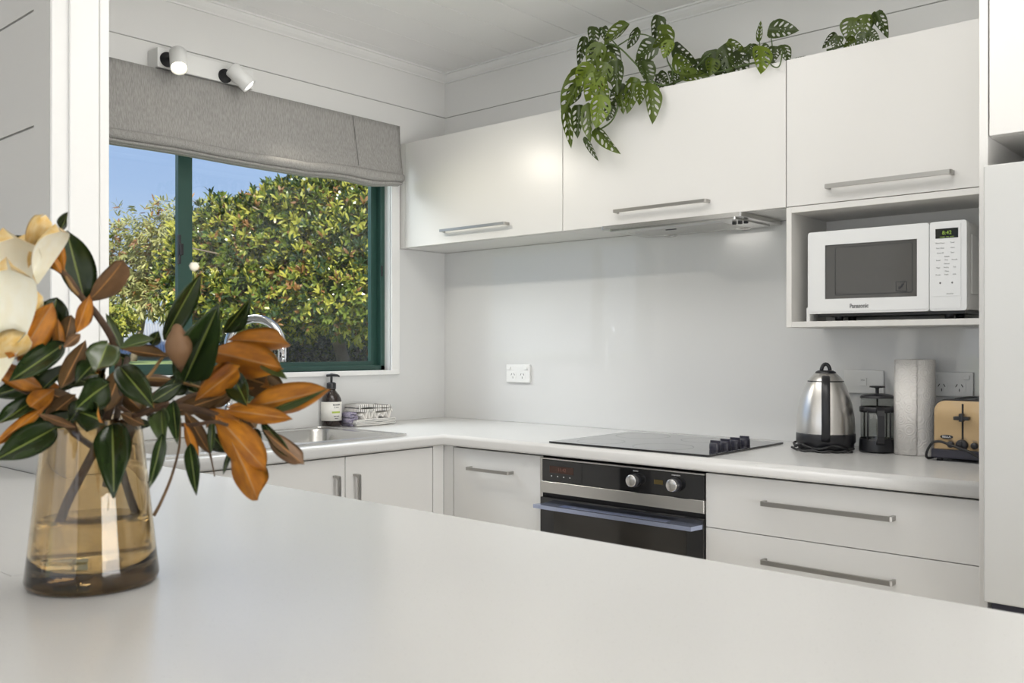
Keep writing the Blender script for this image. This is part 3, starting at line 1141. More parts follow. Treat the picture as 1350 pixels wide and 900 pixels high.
# camera-facing side of the label looks towards +X -Y
la = math.atan2(-2.187, 2.865)
for k, (s_, z, sz) in enumerate((('BLOOM', 0.083, 0.0085), ('L A B', 0.073, 0.0075), ('hand wash', 0.040, 0.005), ('500 ml', 0.031, 0.005))):
    a = la + 0.5
    text('label_lettering', s_, sz, (0.0395 * math.cos(a), 0.0395 * math.sin(a), z), M['print'], lb, rot=(PI / 2, 0, a + PI / 2), ext=0.0008)
bm = B()
for k in range(9):
    a0 = la + 0.05 + k * 0.1
    vs = [bm.verts.new((0.0394 * math.cos(a_), 0.0394 * math.sin(a_), z_)) for a_, z_ in ((a0, 0.051), (a0 + 0.1, 0.051), (a0 + 0.1, 0.058), (a0, 0.058))]
    bm.faces.new(vs)
obj('label_band', bm, mat('lime_print', (0.42, 0.52, 0.10), 0.7), lb)

# folded tea towels / knitted cloths: each one thing
def towel_mat(name, base, stripe, sc, ang=0.0, dist='BANDS'):
    m = mat(name, base, 0.95)
    nt = m.node_tree
    b = nt.nodes['Principled BSDF']
    tcn = nt.nodes.new('ShaderNodeTexCoord')
    mp = nt.nodes.new('ShaderNodeMapping')
    mp.inputs['Rotation'].default_value = (0, 0, ang)
    w = nt.nodes.new('ShaderNodeTexWave')
    w.inputs['Scale'].default_value = sc
    w.inputs['Distortion'].default_value = 0.4
    r = nt.nodes.new('ShaderNodeValToRGB')
    r.color_ramp.elements[0].position = 0.18
    r.color_ramp.elements[0].color = (*stripe, 1)
    r.color_ramp.elements[1].position = 0.34
    r.color_ramp.elements[1].color = (*base, 1)
    nt.links.new(tcn.outputs['Object'], mp.inputs[0])
    nt.links.new(mp.outputs[0], w.inputs['Vector'])
    nt.links.new(w.outputs['Fac'], r.inputs[0])
    nt.links.new(r.outputs[0], b.inputs['Base Color'])
    return m


def slab_curve(bm, path, width_vec, th):
    """a cloth strip: path points swept along width_vec with thickness th"""
    n = len(path)
    P = [Vector(p) for p in path]
    wv = Vector(width_vec)
    rows = []
    for i, p in enumerate(P):
        d = (P[min(i + 1, n - 1)] - P[max(i - 1, 0)]).normalized()
        nn = d.cross(wv.normalized()) * th / 2
        rows.append([bm.verts.new(p + nn), bm.verts.new(p + nn + wv), bm.verts.new(p - nn + wv), bm.verts.new(p - nn)])
    for A, Bq in zip(rows[:-1], rows[1:]):
        for k in range(4):
            bm.faces.new((A[k], A[(k + 1) % 4], Bq[(k + 1) % 4], Bq[k])).smooth = True
    bm.faces.new(rows[0])
    bm.faces.new(rows[-1])


TWX, TWY = -2.832, 2.345       # centre of the pile; long side follows the window wall (Y)
tw = 'folded cloths piled beside the sink'
wf = towel_mat('waffle_check', (0.74, 0.73, 0.70), (0.10, 0.09, 0.11), 60)
st = towel_mat('striped_cotton', (0.80, 0.78, 0.74), (0.10, 0.095, 0.10), 34, PI / 2)
cr_ = mat('cream_cotton', (0.78, 0.755, 0.71), 0.95, bump=0.4, bscale=400)
lil = mat('lilac_cotton', (0.20, 0.18, 0.28), 0.95, bump=0.4, bscale=300, noise=(0.45, 0.42, 0.50), nscale=160)


def fold_path(y0, y1, z, n, gap, wob=0.001):
    """zigzag folded sheet seen from its long side: returns points in the Y-Z plane"""
    pts = []
    for k in range(n):
        a, b = (y0, y1) if k % 2 == 0 else (y1, y0)
        for q in range(9):
            s = q / 8
            pts.append((0, a + (b - a) * s, z + k * gap + wob * math.sin(9 * s + k)))
        e = b + (0.004 if b > a else -0.004)
        if k < n - 1: pts.append((0, e, z + (k + 0.5) * gap))
    return pts


bm = B()
slab_curve(bm, fold_path(-0.098, 0.095, 0.004, 4, 0.0066), (0.085, 0, 0), 0.0056)
o = obj('tea_towel', bm, wf)
o.location = (TWX - 0.04, TWY, 0.9005)
tag(o, 'folded white and black checked tea towel at the bottom of the pile', 'tea towel', None)
bm = B()
pp = []
for k in range(61):
    s = k / 60
    pp.append((0.0, -0.075 + 0.16 * s, 0.017 + (0.015 + 0.009 * math.sin(7 * s)) * math.sin(s * 34) * (0.35 + 0.65 * min(1, s * 4)) + 0.006))
slab_curve(bm, [(p[0], p[1], p[2] + 0.016) for p in pp], (0.07, 0, 0), 0.0045)
o = obj('cream_cloth', bm, cr_)
o.location = (TWX - 0.028, TWY, 0.9005)
tag(o, 'crumpled cream cotton cloth squeezed between two tea towels', 'cloth', None)
bm = B()
pp = []
for k in range(25):
    s = k / 24
    pp.append((0.0, -0.085 + 0.15 * s, 0.074 + 0.004 * math.sin(s * 5)))
for k in range(1, 9):
    a = -PI / 2 * 0 + PI * k / 9
    pp.append((0, 0.065 + 0.012 * math.sin(a), 0.0735 - 0.007 + 0.007 * math.cos(a)))
for k in range(25):
    s = k / 24
    pp.append((0.0, 0.065 - 0.15 * s, 0.0595 + 0.002 * math.sin(s * 8)))
slab_curve(bm, pp, (0.085, 0, 0), 0.0125)
o = obj('tea_towel', bm, st)
o.location = (TWX - 0.045, TWY, 0.9005)
tag(o, 'rolled white tea towel with grey stripes on top of the pile', 'tea towel', None)
bm = B()
slab_curve(bm, fold_path(-0.112, -0.082, 0.004, 5, 0.0115, 0.0022), (0.055, 0, 0), 0.0075)
o = obj('lilac_cloth', bm, lil)
o.location = (TWX - 0.040 + 0.012, TWY, 0.9005)
tag(o, 'lilac patterned cloth folded at the bottle end of the pile', 'cloth', None)

# kettle
t = thing('electric_kettle', 'brushed steel dome kettle with black handle on its base', 'kettle', (-1.117, 2.668, 0.9006))
az = math.atan2(-2.672, 1.137)        # direction to the viewer side of the room
bm = B()
kp = [(0.083, 0.050), (0.0835, 0.07), (0.081, 0.10), (0.076, 0.13), (0.0685, 0.16), (0.058, 0.19), (0.046, 0.212), (0.034, 0.225), (0.028, 0.229), (0, 0.229)]
lathe(bm, kp, (0, 0, 0), 56)
obj('body', bm, M['kettle'], t)
bm = B()
lathe(bm, [(0.0500, 0.2060), (0.0512, 0.2053), (0.0520, 0.2040), (0.0515, 0.2030)], (0, 0, 0), 48)
obj('lid_seam', bm, M['black'], t)
bm = B()
lathe(bm, [(0, 0.003), (0.078, 0.003), (0.080, 0.010), (0.080, 0.020), (0.0845, 0.026), (0.0845, 0.048), (0.083, 0.052), (0, 0.052)], (0, 0, 0), 48)
obj('base', bm, M['black'], t)
bm = B()
lathe(bm, [(0.030, 0.226), (0.029, 0.232), (0.022, 0.236), (0, 0.237)], (0, 0, 0), 32)
px_, py_ = math.cos(az + PI / 2), math.sin(az + PI / 2)
arc = []
for k in range(11):
    a = PI * k / 10
    arc.append((px_ * 0.012 * math.cos(a), py_ * 0.012 * math.cos(a), 0.234 + 0.021 * math.sin(a)))
tube(bm, arc, 0.0055, 10)
obj('lid_knob', bm, M['black'], t)
bm = B()
vx, vy = math.cos(az), math.sin(az)
hp = [(0.044, 0.216), (0.062, 0.214), (0.088, 0.195), (0.103, 0.165), (0.110, 0.13), (0.110, 0.09), (0.104, 0.06), (0.088, 0.040), (0.076, 0.034)]
pts = spline([(vx * r, vy * r, z) for r, z in hp], 5)
# flat wide strap handle: rectangular section
rows = []
for i, p in enumerate(pts):
    d = (pts[min(i + 1, len(pts) - 1)] - pts[max(i - 1, 0)]).normalized()
    s_ = Vector((px_, py_, 0))
    nn = d.cross(s_)
    w_ = 0.012
    rows.append([bm.verts.new(p + s_ * w_ * a + nn * 0.006 * b) for a, b in ((-1, -.5), (-.7, -1), (.7, -1), (1, -.5), (1, .5), (.7, 1), (-.7, 1), (-1, .5))])
for A, Bq in zip(rows[:-1], rows[1:]):
    for k in range(8):
        bm.faces.new((A[k], A[(k + 1) % 8], Bq[(k + 1) % 8], Bq[k])).smooth = True
bm.faces.new(rows[0])
bm.faces.new(rows[-1])
obj('handle', bm, M['black'], t)
bm = B()
pts = []
for k in range(37):
    a = az - 1.9 + 2.9 * k / 36
    rr = 0.088 + 0.005 * math.sin(k * 0.9)
    pts.append((rr * math.cos(a), rr * math.sin(a), 0.010 + 0.010 * (0.5 + 0.5 * math.sin(k * 0.45 + 2))))
tube(bm, pts, 0.0036, 8)
pts = []
for k in range(31):
    a = az - 1.6 + 2.5 * k / 30
    rr = 0.092 + 0.004 * math.sin(k * 0.7 + 1)
    pts.append((rr * math.cos(a), rr * math.sin(a), 0.0042 + 0.002 * math.sin(k)))
tube(bm, pts, 0.0036, 8)
obj('power_cord', bm, M['cord'], t)

# french press
t = thing('french_press', 'black framed glass coffee plunger between kettle and paper towel', 'coffee plunger', (-0.985, 2.722, 0.9006))
az = math.atan2(-2.700, 1.005) + 0.12
bm = B()
lathe(bm, [(0, 0.002), (0.050, 0.002), (0.051, 0.006), (0.049, 0.036), (0.048, 0.040), (0.046, 0.040), (0.046, 0.012), (0, 0.012)], (0, 0, 0), 40)
lathe(bm, [(0.0475, 0.116), (0.0492, 0.117), (0.0492, 0.131), (0.0475, 0.132)], (0, 0, 0), 40)
for k in range(4):
    a = az + PI / 4 + PI / 2 * k + (0.1 if k % 2 else -0.1)
    c_, s_ = math.cos(a), math.sin(a)
    pts = [(0.0485 * c_, 0.0485 * s_, z) for z in (0.036, 0.08, 0.120)]
    tube(bm, pts, 0.0028, 6)
obj('frame', bm, M['black'], t)
bm = B()
lathe(bm, [(0, 0.013), (0.0450, 0.013), (0.0458, 0.02), (0.0458, 0.158), (0.0446, 0.158), (0.0446, 0.02), (0, 0.0145)], (0, 0, 0), 40)
obj('glass_beaker', bm, M['jug'], t)
bm = B()
lathe(bm, [(0.0475, 0.157), (0.048, 0.162), (0.040, 0.167), (0.020, 0.170), (0, 0.170)], (0, 0, 0), 40)
lathe(bm, [(0.0475, 0.157), (0, 0.157)], (0, 0, 0), 40)
obj('lid', bm, M['black'], t)
bm = B()
lathe(bm, [(0.005, 0.169), (0.005, 0.183), (0.006, 0.186), (0.022, 0.188), (0.021, 0.192), (0, 0.193)], (0, 0, 0), 24)
obj('plunger_knob', bm, M['black'], t)
bm = B()
tube(bm, [(0, 0, 0.03), (0, 0, 0.157)], 0.0025, 8)
lathe(bm, [(0, 0.022), (0.043, 0.022), (0.043, 0.030), (0.036, 0.034), (0, 0.034)], (0, 0, 0), 32)
obj('plunger', bm, M['steel'], t)
bm = B()
vx, vy = math.cos(az), math.sin(az)
s_ = Vector((-vy, vx, 0))
rows = []
for r, z in ((0.047, 0.128), (0.062, 0.128), (0.075, 0.122), (0.078, 0.11), (0.078, 0.05), (0.074, 0.036), (0.062, 0.030), (0.047, 0.030)):
    p = Vector((vx * r, vy * r, z))
    rows.append((p, r, z))
pr = []
for i, (p, r, z) in enumerate(rows):
    d = (rows[min(i + 1, 7)][0] - rows[max(i - 1, 0)][0]).normalized()
    nn = d.cross(s_) * 0.0045
    pr.append([bm.verts.new(p + s_ * 0.0095 * a + nn * b) for a, b in ((-1, -1), (1, -1), (1, 1), (-1, 1))])
for A, Bq in zip(pr[:-1], pr[1:]):
    for k in range(4): bm.faces.new((A[k], A[(k + 1) % 4], Bq[(k + 1) % 4], Bq[k]))
bm.faces.new(pr[0]); bm.faces.new(pr[-1])
obj('handle', bm, M['black'], t)

# paper towel roll
t = thing('paper_towel_roll', 'white embossed paper towel roll standing beside the toaster', 'paper towel', (-0.884, 2.735, 0.9006))
pm = mat('embossed_paper', (0.83, 0.80, 0.76), 0.9)
nt = pm.node_tree
tcn = nt.nodes.new('ShaderNodeTexCoord')
vo = nt.nodes.new('ShaderNodeTexVoronoi')
vo.inputs['Scale'].default_value = 34
w = nt.nodes.new('ShaderNodeMath'); w.operation = 'SINE'
mlt = nt.nodes.new('ShaderNodeMath'); mlt.operation = 'MULTIPLY'; mlt.inputs[1].default_value = 30
bp = nt.nodes.new('ShaderNodeBump'); bp.inputs['Strength'].default_value = 0.35; bp.inputs['Distance'].default_value = 0.0012
nt.links.new(tcn.outputs['Object'], vo.inputs['Vector'])
nt.links.new(vo.outputs['Distance'], mlt.inputs[0])
nt.links.new(mlt.outputs[0], w.inputs[0])
nt.links.new(w.outputs[0], bp.inputs['Height'])
nt.links.new(bp.outputs[0], nt.nodes['Principled BSDF'].inputs['Normal'])
bm = B()
N = 64
Rr = 0.0545
lathe(bm, [(0.022, 0.270), (0.0535, 0.270), (Rr, 0.268), (Rr + 0.0006, 0.15), (Rr, 0.002), (0.0535, 0.0), (0.022, 0.0)], (0, 0, 0), N)
# loose last sheet
a0 = math.atan2(-2.735, 0.895) + 0.12
rings = []
for k in range(15):
    a = a0 - 0.09 * k
    r1 = Rr + 0.0016 + 0.0000 * k
    rings.append([bm.verts.new(((r1 + q) * math.cos(a), (r1 + q) * math.sin(a), z)) for q, z in ((0, 0.001), (0.0012, 0.001), (0.0012, 0.2685), (0, 0.2685))])
for A, Bq in zip(rings[:-1], rings[1:]):
    for k in range(4): bm.faces.new((A[k], A[(k + 1) % 4], Bq[(k + 1) % 4], Bq[k])).smooth = True
bm.faces.new(rings[0]); bm.faces.new(rings[-1])
obj('paper', bm, pm, t)
bm = B()
lathe(bm, [(0.0218, 0.001), (0.0218, 0.269), (0.0205, 0.269), (0.0205, 0.001), (0.0218, 0.001)], (0, 0, 0), 32)
obj('cardboard_core', bm, M['card'], t)

# toaster: the long body runs back to the wall, its end faces the room
t = thing('toaster', 'champagne gold retro toaster with black lever beside the fridge panel', 'toaster', (-0.715, 2.62, 0.9006))
tx0, tx1, ty0, ty1 = -0.081, 0.081, 0.0, 0.20


def toast_prof(x0, x1, z0, z1, r, n=8):
    o_ = [(x0, z0), (x1, z0)]
    for k in range(n + 1):
        a = PI / 2 * k / n
        o_.append((x1 - r + r * math.cos(a), z1 - r + r * math.sin(a)))
    for k in range(n + 1):
        a = PI / 2 + PI / 2 * k / n
        o_.append((x0 + r + r * math.cos(a), z1 - r + r * math.sin(a)))
    return o_


bm = B()
prism(bm, toast_prof(tx0, tx1, 0.030, 0.162, 0.03), [], ty0, ty0 + 0.198, fn=lambda u, v, w_: (u, w_, v))
bdy = obj('body', bm, M['gold'], t)
bvm = bdy.modifiers.new('edge', 'BEVEL'); bvm.width = 0.008; bvm.segments = 4; bvm.limit_method = 'ANGLE'; bvm.angle_limit = math.radians(50)
for p in bdy.data.polygons: p.use_smooth = True
bm = B()
prism(bm, toast_prof(tx0 - 0.003, tx1 + 0.003, 0.030, 0.166, 0.033), [toast_prof(tx0 + 0.001, tx1 - 0.001, 0.0305, 0.161, 0.029)], ty0 + 0.012, ty0 + 0.19, fn=lambda u, v, w_: (u, w_, v))
obj('shell_trim', bm, M['black'], t)
bm = B()
for x_ in (-0.038, 0.014):
    box(bm, x_, x_ + 0.024, 0.03, 0.175, 0.1655, 0.1675)
obj('bread_slots', bm, M['dark'], t)
bm = B()
box(bm, tx0 - 0.006, tx1 + 0.006, ty0 - 0.006, ty1 + 0.006, 0.008, 0.032, 0.004, 2)
obj('base', bm, M['navy'], t)
for x_ in (-0.07, 0.07):
    for y_ in (0.012, 0.185):
        bm = B()
        lathe(bm, [(0, 0), (0.008, 0.0), (0.008, 0.010), (0, 0.010)], (x_, y_, 0), 14)
        obj('foot', bm, M['black'], t)
bm = B()
box(bm, -0.0115, -0.0065, -0.0012, 0.002, 0.060, 0.155, 0.001, 1)
obj('lever_slot', bm, M['dark'], t)
bm = B()
box(bm, -0.028, 0.010, -0.018, -0.001, 0.112, 0.122, 0.003, 2)
box(bm, -0.014, -0.004, -0.020, -0.001, 0.108, 0.130, 0.003, 2)
obj('lever', bm, M['black'], t)
for x_, r_, nm in ((-0.010, 0.015, 'browning_dial'), (-0.038, 0.009, 'button'), (0.021, 0.009, 'button')):
    bm = B()
    lathe(bm, [(r_, 0.001), (r_, -0.007), (r_ * 0.85, -0.010), (0, -0.010)], (x_, 0, 0.0455), 28, 0, 'y')
    if nm == 'browning_dial': box(bm, x_ - 0.0025, x_ + 0.0025, -0.014, -0.008, 0.034, 0.057, 0.001, 1)
    obj(nm, bm, M['black'], t)
bm = B()
V_ = [(-0.049 + 0.0165 * math.cos(2 * PI * k / 28), 0.065 + 0.0055 * math.sin(2 * PI * k / 28)) for k in range(28)]
prism(bm, V_, [], -0.0014, 0.001, fn=lambda u, v, w_: (u, w_, v))
bd = obj('badge', bm, M['black'], t)
text('badge_lettering', 'BELLA', 0.0078, (-0.049, -0.0017, 0.0650), M['white_text'], bd)
for x_, s_ in ((-0.040, 'CANCEL'), (-0.010, '1 . 2 . 3 . 4 . 5'), (0.021, 'BAGEL')):
    text('printed_lettering', s_, 0.0035, (x_, -0.0006, 0.0575 + (0.006 if x_ == -0.010 else 0)), M['print'], t)
bm = B()
pts = spline([(-0.085, 0.03, 0.006), (-0.098, 0.0, 0.005), (-0.096, -0.012, 0.022), (-0.080, -0.018, 0.048), (-0.060, -0.018, 0.053), (-0.040, -0.016, 0.047),
              (-0.015, -0.020, 0.040), (0.010, -0.020, 0.032), (0.030, -0.018, 0.020), (0.055, -0.015, 0.010), (0.075, -0.013, 0.004), (0.09, -0.002, 0.004)], 6)
tube(bm, pts, 0.0035, 8)
obj('power_cord', bm, M['cord'], t)

# ------------------------------------------------------------------ roman blind
bl = mat('oatmeal_linen', (0.29, 0.28, 0.265), 0.95, noise=(0.40, 0.39, 0.37), nscale=260, bump=0.5, bscale=500, stretch=(1.5, 1.5, 0.18))
bs = mat('stitched_seam', (0.16, 0.155, 0.15), 0.95)
t = thing('roman_blind', 'grey linen roman blind gathered above the kitchen window', 'blind', (WL, 1.85, 2.0))
BY0, BY1 = 1.06, 2.520
import bisect


def lerp(tab, s):
    ks = [a for a, _ in tab]
    i = max(1, min(len(ks) - 1, bisect.bisect(ks, s)))
    a, b = tab[i - 1], tab[i]
    u = (s - a[0]) / (b[0] - a[0])
    u = max(0, min(1, u))
    u = u * u * (3 - 2 * u)
    return a[1] + (b[1] - a[1]) * u


# heights of the fold line and the lower hem surveyed along the blind
def zof(px, py): return at_x(px, py, WL + 0.075)


fold = []
for px, py in ((143, 166), (233, 180.5), (300, 195), (400, 211.5), (450, 216), (467, 218), (531, 229)):
    q = zof(px, py); fold.append((q.y, q.z))
hem = []
for px, py in ((143, 188), (233, 202), (333, 220), (400, 231), (450, 236), (489, 244.5), (531, 245.5)):
    q = zof(px, py); hem.append((q.y, q.z))
fold = [(BY0, fold[0][1] + 0.004)] + fold
hem = [(BY0, hem[0][1] + 0.004)] + hem


def blind_strip(bm, prof_fn, y0=BY0, y1=BY1, n=70):
    rows = []
    for i in range(n + 1):
        y = y0 + (y1 - y0) * i / n
        rows.append([bm.verts.new((x_ - 0, y, z_)) for x_, z_ in prof_fn(y)])
    for A, Bq in zip(rows[:-1], rows[1:]):
        for k in range(len(A) - 1):
            bm.faces.new((A[k], A[k + 1], Bq[k + 1], Bq[k])).smooth = True
    for r_ in (rows[0], rows[-1]):
        for k in range(1, len(r_) - 2):
            bm.faces.new((r_[0], r_[k], r_[k + 1]))


def p_main(y):
    zf = lerp(fold, y)
    pts = [(WL + 0.036, 2.112), (WL + 0.062, 2.112)]
    for k in range(1, 9):
        s = k / 8
        pts.append((WL + 0.062 + 0.020 * s * s + 0.004 * math.sin(s * PI) * math.sin(y * 5), 2.112 + (zf - 0.004 - 2.112) * s))
    pts += [(WL + 0.078, zf - 0.010), (WL + 0.070, zf - 0.004), (WL + 0.060, zf + 0.02), (WL + 0.036, zf + 0.02), (WL + 0.036, 2.112)]
    return pts


def p_fold(y, zt, zb, x0, bulge):
    pts = []
    h = zt - zb
    for k in range(11):
        a = PI / 2 - PI * k / 10
        pts.append((x0 + bulge * math.cos(a), (zt + zb) / 2 + h / 2 * math.sin(a)))
    pts += [(WL + 0.040, zb + 0.002), (WL + 0.040, zt), pts[0]]
    return pts


bm = B()
blind_strip(bm, p_main)
m0 = local(obj('fabric_face', bm, bl, t), t)
bm = B()
blind_strip(bm, lambda y: p_fold(y, lerp(fold, y) - 0.003, lerp(fold, y) * 0.30 + lerp(hem, y) * 0.70, WL + 0.074, 0.020))
local(obj('fold', bm, bl, t), t)
bm = B()
blind_strip(bm, lambda y: p_fold(y, lerp(fold, y) * 0.34 + lerp(hem, y) * 0.66, lerp(hem, y) + 0.004, WL + 0.068, 0.016), BY0, BY1 - 0.004)
local(obj('fold', bm, bl, t), t)
bm = B()
blind_strip(bm, lambda y: p_fold(y, lerp(hem, y) + 0.007, lerp(hem, y), WL + 0.058, 0.012), BY0, BY1 - 0.010)
local(obj('hem', bm, bl, t), t)
bm = B()
tube(bm, [at_x(465, 152.5, WL + 0.062), at_x(468, 175, WL + 0.070), at_x(471, 200, WL + 0.080), at_x(473, 218, WL + 0.084)], 0.0012, 5)
local(obj('seam', bm, bs, m0), t)
bm = B()
box(bm, WL + 0.001, WL + 0.036, BY0 + 0.005, BY1 - 0.005, 2.082, 2.110)
local(obj('head_rail', bm, M['trim'], t), t)

# ------------------------------------------------------------------ twin spot light on the wall above the blind
t = thing('spot_light_bar', 'white wall bar with two cylinder spotlights above the blind', 'wall light', (WL, 1.62, 2.155))
bm = B()
ba_, bb_ = at_x(207.7, 61.5, WL + 0.066), at_x(334, 90, WL + 0.066)
bzl = at_x(207.7, 87.5, WL + 0.066).z
box(bm, WL + 0.0005, WL + 0.066, ba_.y, bb_.y, bzl, ba_.z, 0.003, 2)
bar = local(obj('mounting_bar', bm, M['plastic'], t), t)
bm = B()
lathe(bm, [(0.0025, 0), (0.0025, 0.001), (0, 0.001)], (WL + 0.0002, 1.478, 2.155), 10, 0, 'x')
glow = mat('lit_bulb', (1, 1, 1), 0.4, emit=(1.0, 0.86, 0.55), estr=5.0)
glow2 = mat('lit_bulb_face', (1, 1, 1), 0.4, emit=(1.0, 0.97, 0.9), estr=1.7)
local(obj('screw', bm, M['dark'], bar), t)
for (cpx, cpy), (tpx, tpy), dirv, lit in (((235, 74), (236, 92), Vector((0.55, -0.25, -0.80)), 1), ((311, 96), (327, 112), Vector((0.42, 0.58, -0.68)), 0)):
    base = at_x(cpx, cpy, WL + 0.118)
    d = dirv.normalized()
    bmj = B()
    jy = base.y - 0.016
    jz = base.z - 0.004
    lathe(bmj, [(0.024, WL + 0.066), (0.024, WL + 0.073), (0.010, WL + 0.075), (0.010, base.x - 0.006)], (0, jy + 0.004, jz), 28, 0, 'x')
    local(obj('swivel_joint', bmj, M['black'], t), t)
    bm = B()
    R_ = 0.0275
    lathe(bm, [(0, -0.02), (R_ - 0.003, -0.02), (R_, -0.017), (R_, 0.062), (R_ - 0.002, 0.063), (R_ - 0.003, 0.052), (0, 0.052)], (0, 0, 0), 36)
    bm.transform(d.to_track_quat('Z', 'Y').to_matrix().to_4x4())
    bm.transform(Matrix.Translation(base))
    hd = local(obj('lamp_head', bm, M['plastic'], t), t)
    bm = B()
    lathe(bm, [(0.021, 0.0525), (0.021, 0.060), (0.014, 0.0635), (0, 0.0645)], (0, 0, 0), 28)
    bm.transform(d.to_track_quat('Z', 'Y').to_matrix().to_4x4())
    bm.transform(Matrix.Translation(base))
    local(obj('bulb', bm, glow if lit else glow2, hd), t)
    sl = bpy.data.lights.new('spot_lamp', 'SPOT')
    sl.energy = 5 if lit else 17
    sl.spot_size = math.radians(75 if lit else 92)
    sl.spot_blend = 0.9
    sl.shadow_soft_size = 0.02
    sl.color = (1, 0.93, 0.80)
    so = bpy.data.objects.new('spot_lamp', sl)
    C.objects.link(so)
    so.location = base + d * 0.072
    so.rotation_euler = d.to_track_quat('-Z', 'Y').to_euler()

# ------------------------------------------------------------------ leaf meshes shared by the plants
def leaf_mesh(name, mats, fold=0.10, curl=0.1, wave=0.0, shape=(0.80, 1.0), twist=0.0, seed=0, cup=0.0, thick=0.006):
    """unit leaf lying along +Y, upper side +Z, two layers; slots: top, rib, under, under rib"""
    rr = random.Random(seed)
    us = [-1, -0.68, -0.36, -0.055, 0.055, 0.36, 0.68, 1]
    n = 14
    a, b = shape
    pk = a / (a + b)
    norm = (pk ** a) * ((1 - pk) ** b)
    ph = rr.uniform(0, 6)
    vt, vb = [], []
    for i in range(n + 1):
        s = i / n
        w = 0.5 * ((max(s, 1e-4) ** a) * (max(1 - s, 1e-4) ** b)) / norm
        w = max(w, 0.012)
        for u in us:
            x = u * w
            z = fold * abs(u) * w * 2 + curl * s * s + wave * math.sin(9 * s + ph + (2 if u > 0 else 0)) * u * u + cup * (u * u * 0.8 + (s - 0.5) ** 2 * 1.6) + twist * u * w * s
            y = s - 0.35 * curl * s * abs(curl)
            vt.append((x, y, z))
            vb.append((x, y, z - thick * (1 if abs(u) < 1 else 0.5)))
    m = len(us)
    F, mi = [], []
    off = len(vt)
    for i in range(n):
        for k in range(m - 1):
            q = (i * m + k, i * m + k + 1, (i + 1) * m + k + 1, (i + 1) * m + k)
            rib = 1 if k == 3 and i < n - 1 else 0
            for tri in ((q[0], q[1], q[2]), (q[0], q[2], q[3])):
                F.append(tri); mi.append(rib)
                F.append(tuple(off + j for j in reversed(tri))); mi.append(2 + rib)
    for i in range(n):
        for k in (0, m - 1):
            q = (i * m + k, (i + 1) * m + k, off + (i + 1) * m + k, off + i * m + k)
            F.append(q); mi.append(1)
    me = bpy.data.meshes.new(name)
    me.from_pydata(vt + vb, [], F)
    for x in mats: me.materials.append(x)
    for p, k in zip(me.polygons, mi):
        p.material_index = k
        p.use_smooth = True
    return me


def leafmat(name, col, col2, rough, scale=9, trl=0.0, spec=0.5):
    m = mat(name, col, rough, noise=col2, nscale=scale, spec=spec)
    if trl > 0:
        nt = m.node_tree
        b = nt.nodes['Principled BSDF']
        o = [n for n in nt.nodes if n.type == 'OUTPUT_MATERIAL'][0]
        tl = nt.nodes.new('ShaderNodeBsdfTranslucent')
        tl.inputs[0].default_value = (col[0] * 1.5, col[1] * 1.5, col[2], 1)
        mx = nt.nodes.new('ShaderNodeMixShader')
        mx.inputs[0].default_value = trl
        nt.links.new(b.outputs[0], mx.inputs[1])
        nt.links.new(tl.outputs[0], mx.inputs[2])
        nt.links.new(mx.outputs[0], o.inputs[0])
    return m


G1 = leafmat('magnolia_leaf_top', (0.022, 0.040, 0.009), (0.013, 0.026, 0.007), 0.26, 4)
G2 = leafmat('magnolia_leaf_top_pale', (0.055, 0.082, 0.022), (0.040, 0.062, 0.018), 0.30, 4)
GR = mat('leaf_rib', (0.16, 0.20, 0.035), 0.5)
OU = leafmat('magnolia_underside_rust', (0.60, 0.225, 0.012), (0.27, 0.085, 0.007), 0.55, 3, 0.15)
OD = leafmat('magnolia_underside_brown', (0.13, 0.065, 0.014), (0.075, 0.038, 0.010), 0.6, 3)
OP = leafmat('magnolia_underside_dusty', (0.24, 0.13, 0.06), (0.17, 0.09, 0.04), 0.65, 3, 0.1)
ORB = mat('under_rib', (0.42, 0.20, 0.06), 0.6)
PT = leafmat('petal_cream', (0.94, 0.92, 0.80), (0.92, 0.87, 0.70), 0.5, 5, 0.0)
PA = leafmat('petal_amber', (0.74, 0.48, 0.13), (0.84, 0.70, 0.40), 0.5, 5, 0.2)
BK = mat('magnolia_bark', (0.115, 0.062, 0.030), 0.8, noise=(0.06, 0.035, 0.02), nscale=60, bump=0.5, bscale=150)
BKD = mat('wet_bark', (0.05, 0.030, 0.016), 0.6, bump=0.5, bscale=150)
TW = mat('green_twig', (0.26, 0.15, 0.05), 0.7)
sets = {'g': ([G1, GR, OU, ORB], 0), 'l': ([G2, GR, OD, ORB], 0), 'o': ([G1, GR, OU, ORB], 1), 'd': ([G1, GR, OD, ORB], 1), 'p': ([G1, GR, OP, ORB], 1),
        'c': ([PT, PT, PA, PA], 0), 'a': ([PT, PT, PA, PA], 1)}
LM = {}
shapes = [dict(fold=0.12, curl=0.12, wave=0.03), dict(fold=0.20, curl=-0.20, wave=0.05), dict(fold=0.10, curl=0.30, wave=0.05), dict(fold=0.26, curl=0.05, wave=0.06, twist=0.3)]
for key, (ms, fl) in sets.items():
    for j, sh in enumerate(shapes):
        if key in 'ca':
            LM[key, j] = leaf_mesh('petal', ms, fold=0.0, curl=0.05, cup=0.22, shape=(0.9, 0.42), seed=j)
        else:
            LM[key, j] = leaf_mesh('magnolia_leaf', ms, seed=j, **sh)


